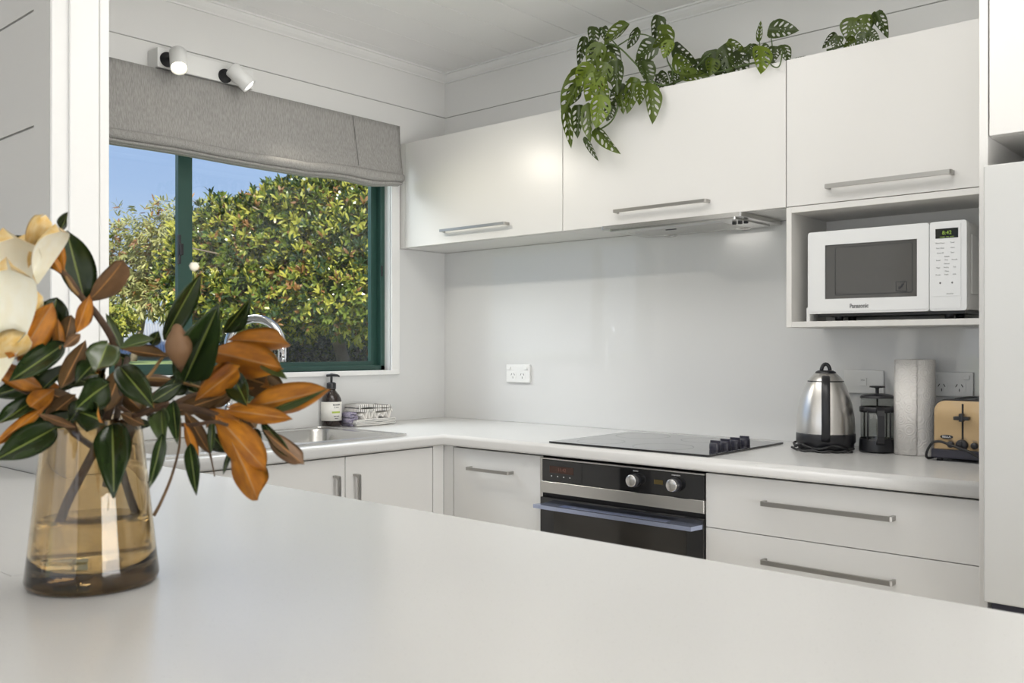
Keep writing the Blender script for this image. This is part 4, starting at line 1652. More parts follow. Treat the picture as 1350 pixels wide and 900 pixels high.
def put_leaf(name, me, p0, p1, width, under, roll, parent, bend=1.0):
    y = p1 - p0
    Ln = y.length
    y.normalize()
    view = Vector((0, 0, CAM_Z)) - (p0 + p1) / 2
    z = (view - y * view.dot(y)).normalized()
    z = Matrix.Rotation(math.radians(roll), 3, y) @ z
    if under: z = -z
    x = y.cross(z)
    o = bpy.data.objects.new(name, me)
    C.objects.link(o)
    o.parent = parent
    sc_ = min(Ln, 2.4 * width) * bend
    mtx = Matrix(((x.x * width, y.x * Ln, z.x * sc_, p0.x), (x.y * width, y.y * Ln, z.y * sc_, p0.y), (x.z * width, y.z * Ln, z.z * sc_, p0.z), (0, 0, 0, 1)))
    o.matrix_basis = Matrix.Translation(-parent.location) @ mtx
    return o


# ------------------------------------------------------------------ vase
VX, VY = -1.2006, 0.534
t = thing('glass_vase', 'tapering amber glass vase half full of water on the breakfast bar', 'vase', (VX, VY, 0.9005))
gm = mat('amber_glass', (0.68, 0.56, 0.37), 0.0, trans=1.0, ior=1.45, bump=0.15, bscale=14, stretch=(1, 1, 0.25))
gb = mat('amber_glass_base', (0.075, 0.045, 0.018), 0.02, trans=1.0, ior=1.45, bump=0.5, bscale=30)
wm = mat('water', (0.97, 0.93, 0.80), 0.0, trans=1.0, ior=1.333)


def vr(z): return 0.0815 - 0.108 * z - 0.0


bm = B()
prof = [(0, 0.0), (0.074, 0.0), (0.0795, 0.004), (0.0810, 0.010)]
for k in range(1, 13):
    z = 0.010 + 0.202 * k / 12
    prof.append((vr(z), z))
prof += [(vr(0.214) - 0.0012, 0.2145), (vr(0.214) - 0.003, 0.214)]
for k in range(12, -1, -1):
    z = 0.026 + 0.186 * k / 12
    prof.append((vr(z) - 0.0042, z))
prof += [(0.060, 0.0225), (0.03, 0.021), (0, 0.021)]
lathe(bm, prof, (0, 0, 0), 64)
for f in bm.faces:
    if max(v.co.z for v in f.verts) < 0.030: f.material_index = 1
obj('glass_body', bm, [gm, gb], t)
bm = B()
prof = [(0, 0.0215), (0.03, 0.0215), (0.0600, 0.0230)]
for k in range(9):
    z = 0.0265 + (0.084 - 0.0265) * k / 8
    prof.append((vr(z) - 0.0045, z))
prof += [(0, 0.084)]
lathe(bm, prof, (0, 0, 0), 64)
obj('water', bm, wm, t)


# ------------------------------------------------------------------ magnolia branches in the vase
def stem(parent, pts, r0, r1, m, name='stem', n=6):
    P = spline([at(*p) if len(p) == 3 else Vector(p[:3]) for p in pts], n)
    k = len(P)
    bm = B()
    tube(bm, P, [r0 + (r1 - r0) * i / (k - 1) for i in range(k)], 8)
    return local(obj(name, bm, m, parent), parent)


mg = 'magnolia branches in the amber vase'
bA = thing('magnolia_branch', 'magnolia branch with the cream bloom rising at the left of the vase', 'branch', (VX, VY, 1.1), mg)
bBr = thing('magnolia_branch', 'low magnolia branch leaning left over the vase rim with dark leaves', 'branch', (VX, VY, 1.1), mg)
bC = thing('magnolia_branch', 'middle magnolia branch with glossy green leaves hanging over the vase front', 'branch', (VX, VY, 1.1), mg)
bD = thing('magnolia_branch', 'magnolia branch reaching right with big rust-backed leaves', 'branch', (VX, VY, 1.1), mg)

stem(bA, [(78, 690, 1.17), (92, 655, 1.175), (125, 592, 1.18), (143, 545, 1.19), (156, 495, 1.19), (150, 452, 1.18), (128, 415, 1.17), (108, 392, 1.16), (86, 362, 1.15), (60, 350, 1.14), (30, 370, 1.14)], 0.0062, 0.0032, BK)
stem(bA, [(108, 392, 1.16), (92, 374, 1.15), (78, 335, 1.15), (80, 300, 1.15)], 0.003, 0.0015, TW)
stem(bA, [(150, 452, 1.18), (128, 458, 1.17), (105, 470, 1.15), (92, 478, 1.14)], 0.002, 0.0012, TW)
stem(bBr, [(150, 600, 1.195), (128, 592, 1.19), (98, 572, 1.18), (75, 560, 1.16), (40, 545, 1.14), (0, 556, 1.12)], 0.0048, 0.002, BK)
stem(bBr, [(98, 572, 1.18), (85, 548, 1.16), (60, 528, 1.14), (20, 512, 1.12)], 0.003, 0.0018, BK)
stem(bC, [(183, 683, 1.24), (172, 655, 1.23), (160, 615, 1.21), (153, 570, 1.18), (156, 535, 1.16), (162, 500, 1.15), (168, 470, 1.15)], 0.0060, 0.003, BKD)
stem(bC, [(156, 535, 1.16), (180, 548, 1.13), (205, 535, 1.12), (222, 530, 1.11)], 0.003, 0.0015, BK)
stem(bC, [(160, 495, 1.15), (190, 500, 1.15), (215, 470, 1.16), (228, 458, 1.16)], 0.0025, 0.0018, TW)
stem(bD, [(140, 640, 1.21), (148, 600, 1.20), (157, 562, 1.19), (185, 545, 1.18), (225, 535, 1.17), (262, 540, 1.16), (290, 548, 1.16), (312, 552, 1.16)], 0.0055, 0.0035, BK)
stem(bD, [(225, 535, 1.17), (250, 522, 1.18), (280, 515, 1.2), (305, 500, 1.21)], 0.0035, 0.002, BK)
stem(bD, [(190, 543, 1.18), (215, 556, 1.15), (250, 560, 1.13), (282, 556, 1.12), (300, 560, 1.11)], 0.003, 0.002, BK)
stem(bD, [(165, 500, 1.19), (215, 500, 1.2), (262, 510, 1.2), (292, 520, 1.2)], 0.0024, 0.0016, TW)
stem(bD, [(238, 552, 1.13), (236, 590, 1.10), (226, 628, 1.09), (213, 660, 1.08), (203, 679, 1.08)], 0.0012, 0.0022, OD, 'withered_strap')
stem(bD, [(277, 598, 1.12), (280, 612, 1.12), (283, 628, 1.12)], 0.0014, 0.0007, OD, 'withered_strap')

LV = [
    # branch, kind, base(x,y,t), tip(x,y,t), width px, variant, roll
    (bA, 'g', (112, 396, 1.17), (86, 306, 1.17), 46, 0, 12), (bA, 'p', (116, 398, 1.15), (174, 338, 1.10), 34, 1, -15),
    (bA, 'g', (80, 303, 1.16), (93, 278, 1.14), 15, 0, -30), (bA, 'o', (85, 358, 1.14), (80, 306, 1.13), 11, 3, 20),
    (bA, 'o', (81, 360, 1.13), (64, 333, 1.12), 12, 3, 0), (bA, 'o', (118, 388, 1.13), (101, 438, 1.11), 20, 3, 10),
    (bA, 'p', (106, 440, 1.13), (84, 458, 1.12), 14, 1, 0), (bA, 'g', (86, 452, 1.14), (8, 508, 1.07), 34, 0, 10),
    (bA, 'd', (113, 448, 1.13), (78, 517, 1.08), 25, 1, 0), (bA, 'l', (142, 452, 1.13), (122, 510, 1.07), 42, 2, 5),
    (bA, 'g', (144, 505, 1.11), (85, 542, 1.06), 44, 2, -15), (bA, 'g', (128, 476, 1.12), (100, 500, 1.09), 26, 1, 30),
    (bA, 'l', (162, 462, 1.18), (138, 414, 1.19), 13, 0, 25), (bA, 'g', (75, 392, 1.17), (60, 450, 1.16), 40, 1, 0),
    (bA, 'g', (68, 400, 1.17), (50, 470, 1.16), 38, 0, 20), (bA, 'o', (76, 420, 1.15), (80, 472, 1.13), 15, 1, 0),
    (bA, 'd', (94, 415, 1.16), (86, 450, 1.15), 22, 0, 0), (bA, 'g', (62, 340, 1.18), (18, 312, 1.18), 22, 0, 0),
    (bA, 'o', (70, 400, 1.12), (22, 470, 1.08), 40, 2, 10), (bA, 'o', (45, 412, 1.11), (6, 476, 1.07), 34, 1, -10),
    (bA, 'g', (95, 480, 1.14), (30, 530, 1.12), 22, 1, 35), (bA, 'g', (140, 452, 1.17), (112, 478, 1.16), 24, 1, 0),
    (bBr, 'o', (55, 512, 1.12), (-10, 476, 1.08), 30, 0, 20), (bBr, 'o', (72, 512, 1.12), (34, 540, 1.08), 28, 1, 0),
    (bBr, 'o', (60, 535, 1.10), (-8, 588, 1.04), 17, 3, 0), (bBr, 'g', (52, 522, 1.12), (-6, 566, 1.06), 28, 0, 30),
    (bBr, 'g', (76, 562, 1.12), (-16, 613, 1.03), 42, 0, 5), (bBr, 'p', (100, 563, 1.12), (50, 546, 1.09), 12, 3, 0),
    (bBr, 'g', (105, 548, 1.15), (40, 566, 1.10), 24, 1, 20), (bBr, 'd', (110, 535, 1.16), (48, 512, 1.12), 20, 0, 0),
    (bBr, 'g', (88, 545, 1.14), (20, 545, 1.12), 26, 0, -20), (bBr, 'g', (60, 500, 1.15), (-10, 522, 1.12), 30, 1, 0),
    (bBr, 'd', (100, 520, 1.15), (60, 552, 1.11), 24, 0, 0),
    (bBr, 'g', (110, 530, 1.14), (88, 560, 1.10), 26, 0, 0),
    (bC, 'g', (104, 543, 1.12), (166, 560, 1.06), 42, 2, 10), (bC, 'g', (148, 560, 1.12), (150, 642, 1.06), 46, 1, 0),
    (bC, 'g', (157, 482, 1.13), (210, 544, 1.07), 37, 0, 5), (bC, 'l', (205, 447, 1.14), (156, 460, 1.12), 15, 3, 30),
    (bC, 'g', (200, 455, 1.15), (210, 434, 1.14), 17, 0, 0), (bC, 'd', (158, 460, 1.15), (222, 470, 1.13), 15, 3, 20),
    (bC, 'd', (160, 485, 1.16), (140, 540, 1.13), 30, 0, 0), (bC, 'd', (150, 505, 1.17), (190, 545, 1.15), 24, 1, 0),
    (bC, 'l', (213, 541, 1.11), (213, 580, 1.07), 26, 1, 20), (bC, 'g', (214, 572, 1.08), (199, 641, 1.05), 18, 1, -10),
    (bC, 'g', (228, 528, 1.12), (234, 586, 1.08), 18, 3, 10), (bC, 'g', (200, 530, 1.15), (240, 505, 1.17), 22, 0, 0),
    (bC, 'd', (190, 560, 1.14), (160, 545, 1.12), 16, 0, 0), (bC, 'g', (196, 548, 1.16), (216, 560, 1.14), 14, 0, 0),
    (bD, 'g', (216, 448, 1.18), (264, 354, 1.15), 30, 0, 20), (bD, 'g', (243, 503, 1.17), (290, 398, 1.12), 54, 3, 0),
    (bD, 'g', (294, 440, 1.20), (331, 391, 1.17), 20, 3, 25), (bD, 'l', (250, 470, 1.21), (252, 428, 1.21), 26, 0, 20),
    (bD, 'o', (300, 448, 1.20), (394, 450, 1.12), 30, 1, 15), (bD, 'o', (274, 462, 1.20), (360, 482, 1.12), 52, 0, 0),
    (bD, 'l', (350, 468, 1.17), (379, 500, 1.13), 20, 3, 20), (bD, 'o', (258, 528, 1.16), (314, 484, 1.11), 34, 3, 0),
    (bD, 'g', (305, 492, 1.17), (332, 540, 1.12), 32, 0, 15), (bD, 'o', (285, 505, 1.20), (300, 480, 1.18), 26, 0, 0),
    (bD, 'd', (300, 490, 1.21), (368, 512, 1.15), 42, 0, 0), (bD, 'o', (328, 512, 1.19), (362, 506, 1.17), 28, 1, 0),
    (bD, 'o', (322, 538, 1.15), (425, 516, 1.06), 42, 0, 5), (bD, 'l', (345, 545, 1.13), (432, 512, 1.05), 9, 3, 35),
    (bD, 'o', (298, 540, 1.14), (380, 551, 1.08), 26, 0, 0), (bD, 'o', (286, 548, 1.13), (344, 612, 1.06), 48, 0, 0),
    (bD, 'o', (302, 575, 1.11), (349, 668, 1.04), 44, 1, 10), (bD, 'p', (347, 567, 1.12), (399, 611, 1.07), 27, 3, 0),
    (bD, 'g', (345, 556, 1.13), (392, 606, 1.09), 18, 0, 30), (bD, 'o', (242, 556, 1.13), (260, 610, 1.10), 13, 3, 10),
    (bD, 'g', (250, 585, 1.11), (259, 654, 1.07), 19, 3, 0), (bD, 'd', (244, 543, 1.15), (276, 596, 1.12), 20, 0, 0),
    (bD, 'g', (280, 553, 1.13), (279, 600, 1.11), 11, 0, 15), (bD, 'g', (303, 594, 1.14), (294, 626, 1.13), 7, 0, 0),
    (bD, 'l', (305, 598, 1.15), (328, 628, 1.13), 16, 0, 0), (bD, 'g', (332, 565, 1.16), (345, 590, 1.14), 16, 0, 0),
    (bD, 'd', (225, 545, 1.18), (300, 520, 1.17), 24, 0, 0), (bD, 'd', (240, 530, 1.19), (310, 560, 1.17), 22, 1, 0),
    (bD, 'd', (200, 548, 1.18), (262, 530, 1.18), 14, 0, 0), (bD, 'o', (270, 540, 1.17), (325, 562, 1.13), 22, 1, 0),
    (bD, 'g', (214, 520, 1.19), (236, 496, 1.2), 14, 0, 0), (bD, 'd', (260, 520, 1.2), (296, 500, 1.2), 26, 0, 0),
    (bD, 'g', (345, 530, 1.16), (372, 545, 1.13), 20, 0, 0),
]
for br, kd, a, b, w, v, roll in LV:
    p0, p1 = at(*a), at(*b)
    tm = (a[2] + b[2]) / 2
    put_leaf('leaf', LM[kd, v], p0, p1, w * tm / FPX, sets[kd][1] == 1, roll, br)


for br, n_, (x0_, x1_, y0_, y1_), kds in ((bC, 12, (110, 215, 470, 565), 'ggdlg'), (bD, 18, (215, 345, 490, 575), 'gddog'), (bBr, 8, (5, 90, 500, 570), 'ggdo'), (bA, 6, (60, 125, 430, 500), 'gdg')):
    for k in range(n_):
        x_, y_ = RND.uniform(x0_, x1_), RND.uniform(y0_, y1_)
        an = RND.uniform(0, 2 * PI)
        ln = RND.uniform(34, 58)
        kd = RND.choice(kds)
        tt = 1.21 + RND.uniform(-0.015, 0.03)
        put_leaf('leaf', LM[kd, RND.randrange(4)], at(x_, y_, tt), at(x_ + ln * math.cos(an), y_ + ln * 0.7 * math.sin(an), tt - 0.03), RND.uniform(15, 26) * tt / FPX, sets[kd][1] == 1, RND.uniform(-35, 35), br)

# bloom: cream petals with amber backs round a stubby centre
fl = bpy.data.objects.new('flower', None)
C.objects.link(fl)
fl.parent = bA
for kd, a, b, w, roll, v in [('c', (-30, 470, 1.16), (-8, 290, 1.10), 90, 25, 0), ('c', (-15, 490, 1.10), (6, 326, 1.03), 76, 8, 1),
                             ('c', (-40, 430, 1.18), (24, 300, 1.16), 60, 30, 2), ('a', (15, 474, 1.12), (33, 386, 1.10), 38, -20, 3),
                             ('c', (-60, 450, 1.18), (-70, 320, 1.15), 80, 0, 0), ('a', (-20, 480, 1.11), (14, 462, 1.05), 40, 20, 1)]:
    q = put_leaf('petal', LM[kd, v], at(*a), at(*b), w * a[2] / FPX, sets[kd][1] == 1, roll, bA)
    q.parent = fl
    q.matrix_basis = q.matrix_basis
fl['label'] = 'cream magnolia bloom'
put_leaf('petal', LM['c', 0], at(40, 360, 1.13), at(68, 287, 1.08), 42 * 1.1 / FPX, False, 38, bA, 0.8)
put_leaf('petal', LM['a', 1], at(34, 362, 1.13), at(48, 290, 1.09), 34 * 1.1 / FPX, True, -25, bA, 0.8)
bm = B()
P0 = at(237, 473, 1.13)
ax = (at(233, 428, 1.11) - P0)
Lb = ax.length
lathe(bm, [(0, -0.02), (0.010, 0.0), (0.0155, 0.012), (0.0160, 0.020), (0.0125, 0.030), (0.0075, 0.038), (0.0052, 0.044), (0.003, 0.046), (0, 0.0465)], (0, 0, 0), 24)
bm.transform(ax.to_track_quat('Z', 'Y').to_matrix().to_4x4())
bm.transform(Matrix.Translation(P0))
local(obj('bud', bm, OP, bD), bD)
bm = B()
P0 = at(256, 358, 1.15)
lathe(bm, [(0, 0.0), (0.0045, 0.003), (0.006, 0.007), (0.004, 0.011), (0, 0.012)], P0, 16)
local(obj('bud', bm, PT, bD), bD)

# ------------------------------------------------------------------ trailing swiss cheese vines on the wall cabinets
def mleaf_mesh(name, ms, seed, narrow=1.0, curl=0.18, fold=0.25):
    rr = random.Random(seed)
    out_ = []
    n = 22
    for side in (1, -1):
        rng = range(0, n + 1) if side == 1 else range(n - 1, 0, -1)
        for i in rng:
            s = i / n
            w = 0.5 * (math.sin(PI * (s ** 0.72)) ** 0.75) * (1.02 - 0.25 * s)
            if s > 0.93: w *= 0.75
            lob = 0.10 * (0.12 - s) / 0.12 if s < 0.12 else 0
            out_.append((side * (w + (0.05 if 0 < s < 0.15 else 0)), s - 0.0 - lob * 0.6))
    holes = []
    for side in (1, -1):
        for k in range(4):
            s = 0.20 + 0.165 * k + rr.uniform(-0.02, 0.02)
            w = 0.5 * (math.sin(PI * (min(1, s + 0.06) ** 0.72)) ** 0.75) * (1.0 - 0.25 * s)
            cx, cy = side * w * 0.56, s + 0.05
            la_, lb_ = w * 0.30, 0.034 + rr.uniform(0, 0.018)
            an = math.radians(38) * side
            pts = []
            for q in range(9):
                a = 2 * PI * q / 9
                u, v = la_ * math.cos(a), lb_ * math.sin(a)
                pts.append((cx + u * math.cos(an) - v * math.sin(an), cy + u * math.sin(an) + v * math.cos(an)))
            if side == -1: pts = pts[::-1]
            holes.append(pts)
            if k in (1, 2):
                pts = []
                cx2, cy2 = side * w * 0.14, s + 0.065 - 0.045
                for q in range(6):
                    a = 2 * PI * q / 6
                    pts.append((cx2 + 0.018 * math.cos(a), cy2 + 0.028 * math.sin(a)))
                holes.append(pts)
    extra = [(0.0, s / 10) for s in range(1, 10)]
    V, F = cdt(out_, holes, extra)
    me = bpy.data.meshes.new(name)
    ph = rr.uniform(0, 6)
    co = []
    for v in V:
        u = abs(v.x) * 2
        co.append((v.x * narrow, v.y, fold * abs(v.x) - curl * v.y * v.y + 0.03 * math.sin(v.y * 9 + ph) * u))
    used = sorted(set(i for f in F for i in f))
    mp_ = {i: k for k, i in enumerate(used)}
    nn = len(used)
    vt = [co[i] for i in used]
    vb = [(x, y, z - 0.006) for x, y, z in vt]
    FF = [tuple(mp_[i] for i in f) for f in F]
    allf = FF + [tuple(nn + i for i in reversed(f)) for f in FF]
    me.from_pydata(vt + vb, [], allf)
    for x in ms: me.materials.append(x)
    for k, p in enumerate(me.polygons):
        p.use_smooth = True
        p.material_index = 0 if k < len(FF) else (1 if len(ms) > 1 else 0)
    return me


MG = leafmat('vine_leaf_green', (0.105, 0.150, 0.012), (0.075, 0.110, 0.011), 0.38, 5, 0.22)
MGD = leafmat('vine_leaf_deep_green', (0.056, 0.085, 0.015), (0.042, 0.064, 0.012), 0.34, 5, 0.18)
MY = leafmat('vine_leaf_lime', (0.18, 0.24, 0.014), (0.12, 0.18, 0.014), 0.4, 5, 0.25)
MU = leafmat('vine_leaf_back', (0.11, 0.18, 0.045), (0.09, 0.15, 0.04), 0.55, 5, 0.2)
MO = leafmat('vine_leaf_yellow', (0.60, 0.33, 0.03), (0.5, 0.25, 0.03), 0.5, 5, 0.2)
MS_ = mat('vine_stem', (0.085, 0.13, 0.035), 0.6)
MM = {}
for kk, mm_ in (('g', [MG, MU]), ('d', [MGD, MU]), ('y', [MY, MU]), ('o', [MO, MO])):
    for j in range(4):
        MM[kk, j] = mleaf_mesh('vine_leaf', mm_, 11 * j + 3, curl=(0.18, 0.05, 0.32, -0.10)[j], fold=(0.28, 0.5, 0.15, 0.35)[j])
vg = 'trailing vines on top of the wall cabinets'
v1 = thing('swiss_cheese_vine', 'large holey-leaved vine cascading over the middle wall cabinet door', 'plant', (-1.9, 2.62, 2.056), vg)
v2 = thing('swiss_cheese_vine', 'bushy holey-leaved vine with one tall leaf left of the cabinet seam', 'plant', (-1.4, 2.66, 2.056), vg)
v3 = thing('swiss_cheese_vine', 'small holey-leaved vine on top of the microwave cabinet', 'plant', (-1.0, 2.66, 2.054), vg)
VL = [
    # plant, kind, base px, tip px, width px, variant, depth plane y
    (v1, 'd', (771, 50), (762, 88), 13, 1, 2.53), (v1, 'd', (781, 36), (784, 63), 17, 0, 2.53), (v1, 'd', (795, 37), (802, 60), 12, 1, 2.56),
    (v1, 'g', (828, 33), (795, 59), 19, 1, 2.53), (v1, 'd', (840, 37), (826, 64), 14, 3, 2.56), (v1, 'g', (792, 58), (776, 96), 27, 0, 2.50),
    (v1, 'g', (797, 70), (804, 104), 26, 2, 2.52), (v1, 'y', (780, 86), (760, 114), 28, 0, 2.48), (v1, 'g', (772, 92), (740, 152), 27, 1, 2.50),
    (v1, 'y', (790, 98), (774, 134), 28, 2, 2.47), (v1, 'g', (746, 142), (753, 195), 15, 1, 2.52), (v1, 'd', (764, 140), (761, 182), 18, 1, 2.51),
    (v1, 'g', (776, 138), (781, 188), 19, 3, 2.49), (v1, 'y', (793, 127), (787, 168), 27, 0, 2.47), (v1, 'g', (787, 170), (817, 203), 17, 1, 2.52),
    (v1, 'd', (771, 182), (790, 213), 8, 3, 2.53), (v1, 'd', (812, 82), (814, 124), 22, 1, 2.52), (v1, 'g', (836, 104), (827, 150), 20, 1, 2.53),
    (v1, 'd', (822, 112), (806, 143), 22, 2, 2.54), (v1, 'g', (856, 112), (864, 160), 25, 0, 2.53), (v1, 'd', (848, 82), (856, 114), 24, 1, 2.55),
    (v1, 'g', (843, 112), (846, 135), 17, 2, 2.52), (v1, 'd', (866, 58), (834, 78), 28, 2, 2.55), (v1, 'd', (868, 22), (862, 58), 20, 1, 2.58),
    (v1, 'g', (874, 34), (883, 70), 22, 0, 2.56), (v1, 'g', (882, 48), (862, 66), 20, 2, 2.55), (v1, 'y', (884, 54), (874, 76), 18, 0, 2.54),
    (v1, 'o', (798, 112), (788, 126), 10, 1, 2.50), (v1, 'g', (786, 104), (800, 132), 24, 0, 2.49), (v1, 'd', (803, 60), (818, 88), 18, 2, 2.56),
    (v1, 'd', (760, 112), (748, 142), 20, 0, 2.51), (v1, 'g', (800, 84), (788, 112), 24, 0, 2.48), (v1, 'd', (806, 140), (800, 160), 16, 1, 2.53),
    (v1, 'd', (842, 78), (850, 92), 14, 0, 2.57), (v1, 'd', (774, 60), (790, 84), 20, 1, 2.54), (v1, 'g', (816, 120), (822, 150), 16, 1, 2.54),
    (v2, 'd', (889, 62), (914, 84), 24, 0, 2.62), (v2, 'g', (888, 78), (911, 97), 24, 2, 2.56), (v2, 'd', (944, 70), (924, 100), 26, 2, 2.62),
    (v2, 'd', (936, 68), (950, 100), 26, 0, 2.64), (v2, 'd', (955, 60), (962, 98), 27, 0, 2.62), (v2, 'g', (960, 56), (986, 70), 11, 1, 2.60),
    (v2, 'd', (970, 68), (984, 94), 24, 2, 2.63), (v2, 'y', (1002, 62), (1006, 95), 29, 0, 2.545), (v2, 'd', (984, 62), (992, 74), 15, 1, 2.60),
    (v2, 'd', (1004, 62), (1016, 76), 15, 1, 2.60), (v2, 'g', (1000, 54), (1003, 27), 8, 1, 2.64), (v2, 'd', (1014, 40), (1050, 38), 25, 0, 2.62),
    (v2, 'd', (1022, 62), (1018, 84), 16, 1, 2.60), (v2, 'd', (1030, 60), (1042, 78), 17, 2, 2.60), (v2, 'd', (868, 98), (882, 112), 14, 1, 2.62),
    (v2, 'd', (884, 94), (890, 112), 12, 0, 2.62), (v2, 'g', (898, 98), (932, 100), 17, 0, 2.60), (v2, 'd', (918, 84), (908, 104), 16, 1, 2.66),
    (v2, 'd', (922, 78), (934, 100), 22, 0, 2.66), (v2, 'g', (940, 78), (936, 100), 20, 1, 2.60), (v2, 'd', (952, 80), (972, 96), 24, 2, 2.66),
    (v2, 'd', (902, 92), (892, 108), 14, 2, 2.64), (v2, 'd', (1000, 62), (980, 78), 18, 1, 2.63), (v2, 'd', (864, 108), (876, 116), 12, 1, 2.60),
    (v2, 'd', (1046, 80), (1062, 74), 6, 1, 2.60),
    (v3, 'g', (1124, 24), (1117, 52), 27, 2, 2.62), (v3, 'g', (1142, 20), (1134, 50), 26, 0, 2.62), (v3, 'd', (1155, 18), (1171, 50), 16, 1, 2.60),
    (v3, 'd', (1101, 44), (1084, 64), 12, 1, 2.61), (v3, 'd', (1108, 48), (1098, 66), 16, 0, 2.60), (v3, 'g', (1126, 50), (1112, 64), 16, 1, 2.60),
    (v3, 'd', (1142, 44), (1130, 60), 17, 2, 2.60), (v3, 'd', (1145, 42), (1158, 54), 15, 0, 2.60), (v3, 'g', (1156, 18), (1148, 30), 14, 0, 2.61),
]
for pl, kd, a, b, w, v, yp in VL:
    p0, p1 = at_y(a[0], a[1], yp), at_y(b[0], b[1], yp + (-0.012 if v != 3 else 0.01))
    tt = yp / (math.cos(TH) + (a[0] - 675) / FPX * math.sin(TH))
    put_leaf('leaf', MM[kd, v], p0, p1, w * 1.12 * tt / FPX, False, RND.uniform(-35, 35), pl, 0.9)


def vine(parent, pts, r=0.0022):
    P = spline([at_y(*p) for p in pts], 5)
    bm = B()
    tube(bm, P, r, 6)
    return local(obj('stem', bm, MS_, parent), parent)


vine(v1, [(905, 103, 2.70), (880, 112, 2.60), (862, 108, 2.56), (838, 84, 2.54), (815, 62, 2.54), (795, 60, 2.53), (788, 84, 2.52), (792, 110, 2.51), (806, 120, 2.52), (815, 136, 2.53), (806, 160, 2.53), (782, 176, 2.53), (772, 190, 2.53)], 0.003)
vine(v1, [(890, 100, 2.66), (880, 80, 2.60), (875, 60, 2.56), (845, 45, 2.54), (815, 60, 2.54)])
vine(v1, [(815, 62, 2.54), (800, 45, 2.54), (792, 36, 2.54)])
vine(v1, [(795, 60, 2.53), (780, 60, 2.53), (771, 50, 2.53)])
vine(v1, [(792, 110, 2.51), (770, 118, 2.51), (752, 135, 2.52), (748, 145, 2.52)])
vine(v1, [(862, 108, 2.56), (840, 108, 2.53), (825, 108, 2.53)])
vine(v1, [(880, 80, 2.60), (887, 95, 2.58), (884, 108, 2.60)])
vine(v1, [(856, 112, 2.55), (846, 95, 2.55), (838, 84, 2.55)])
vine(v2, [(880, 112, 2.62), (910, 102, 2.62), (950, 94, 2.62), (1000, 82, 2.62), (1030, 84, 2.60)], 0.003)
vine(v2, [(904, 103, 2.62), (921, 86, 2.60), (930, 76, 2.60), (938, 70, 2.60)])
vine(v2, [(1001, 80, 2.62), (1002, 65, 2.62), (1001, 52, 2.64)], 0.0015)
vine(v2, [(1018, 84, 2.62), (1018, 60, 2.62), (1015, 42, 2.62)], 0.0018)
vine(v2, [(1012, 80, 2.60), (1020, 88, 2.55), (1028, 86, 2.55), (1032, 66, 2.58)], 0.002)
vine(v3, [(1090, 66, 2.62), (1112, 60, 2.62), (1140, 48, 2.62), (1156, 22, 2.62)], 0.003)
vine(v3, [(1112, 60, 2.62), (1104, 50, 2.62), (1100, 44, 2.61)], 0.0018)

# ------------------------------------------------------------------ garden outside the window
def foliage_mesh(name, clumps, per, ll, lw, spread, mats, wts, rs, droop=0.0):
    rr = random.Random(rs)
    V, F, MI = [], [], []
    for c, ax in clumps:
        ax = ax.normalized()
        u = ax.orthogonal().normalized()
        v = ax.cross(u)
        ph = rr.uniform(0, 6)
        mk = rr.choices(range(len(mats)), wts)[0]
        for k in range(per):
            a = ph + 2 * PI * k / per + rr.uniform(-0.25, 0.25)
            sp_ = spread * rr.uniform(0.3, 1.5)
            d = (ax + (u * math.cos(a) + v * math.sin(a)) * sp_).normalized()
            d.z -= droop * rr.uniform(0.5, 1.3)
            d.normalize()
            L_ = ll * rr.uniform(0.7, 1.15)
            sd_ = d.cross(ax)
            if sd_.length < 1e-3: sd_ = u.copy()
            sd_.normalize()
            nn = sd_.cross(d)
            b0 = c + d * L_ * 0.08
            i = len(V)
            e1_, e2_ = nn * lw * 0.18, nn * lw * (0.10 - rr.uniform(0, 0.5))
            V += [b0, c + d * L_ * 0.36 + sd_ * lw * 0.44 + e1_, c + d * L_ * 0.74 + sd_ * lw * 0.40 + e1_, c + d * L_ * 1.0 + e2_,
                  c + d * L_ * 0.74 - sd_ * lw * 0.40 + e1_, c + d * L_ * 0.36 - sd_ * lw * 0.44 + e1_]
            F += [(i, i + 1, i + 5), (i + 1, i + 2, i + 4, i + 5), (i + 2, i + 3, i + 4)]
            m2 = mk if rr.random() < 0.72 else rr.choices(range(len(mats)), wts)[0]
            MI += [m2, m2, m2]
    me = bpy.data.meshes.new(name)
    me.from_pydata([tuple(p) for p in V], [], F)
    for x in mats: me.materials.append(x)
    me.polygons.foreach_set('material_index', MI)
    return me


E1 = leafmat('garden_leaf_green', (0.14, 0.18, 0.028), (0.10, 0.135, 0.02), 0.26, 1, 0.15)
E2 = leafmat('garden_leaf_yellow_green', (0.42, 0.40, 0.07), (0.30, 0.30, 0.05), 0.26, 1, 0.2)
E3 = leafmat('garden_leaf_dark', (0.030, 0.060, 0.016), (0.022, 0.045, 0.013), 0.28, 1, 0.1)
E4 = leafmat('garden_leaf_rust', (0.26, 0.125, 0.035), (0.18, 0.085, 0.03), 0.5, 1, 0.15)
E5 = leafmat('garden_leaf_pale', (0.42, 0.40, 0.17), (0.32, 0.32, 0.13), 0.4, 1, 0.25)
GB = mat('garden_bark', (0.22, 0.17, 0.12), 0.85, bump=0.6, bscale=20, noise=(0.13, 0.10, 0.075), nscale=6)


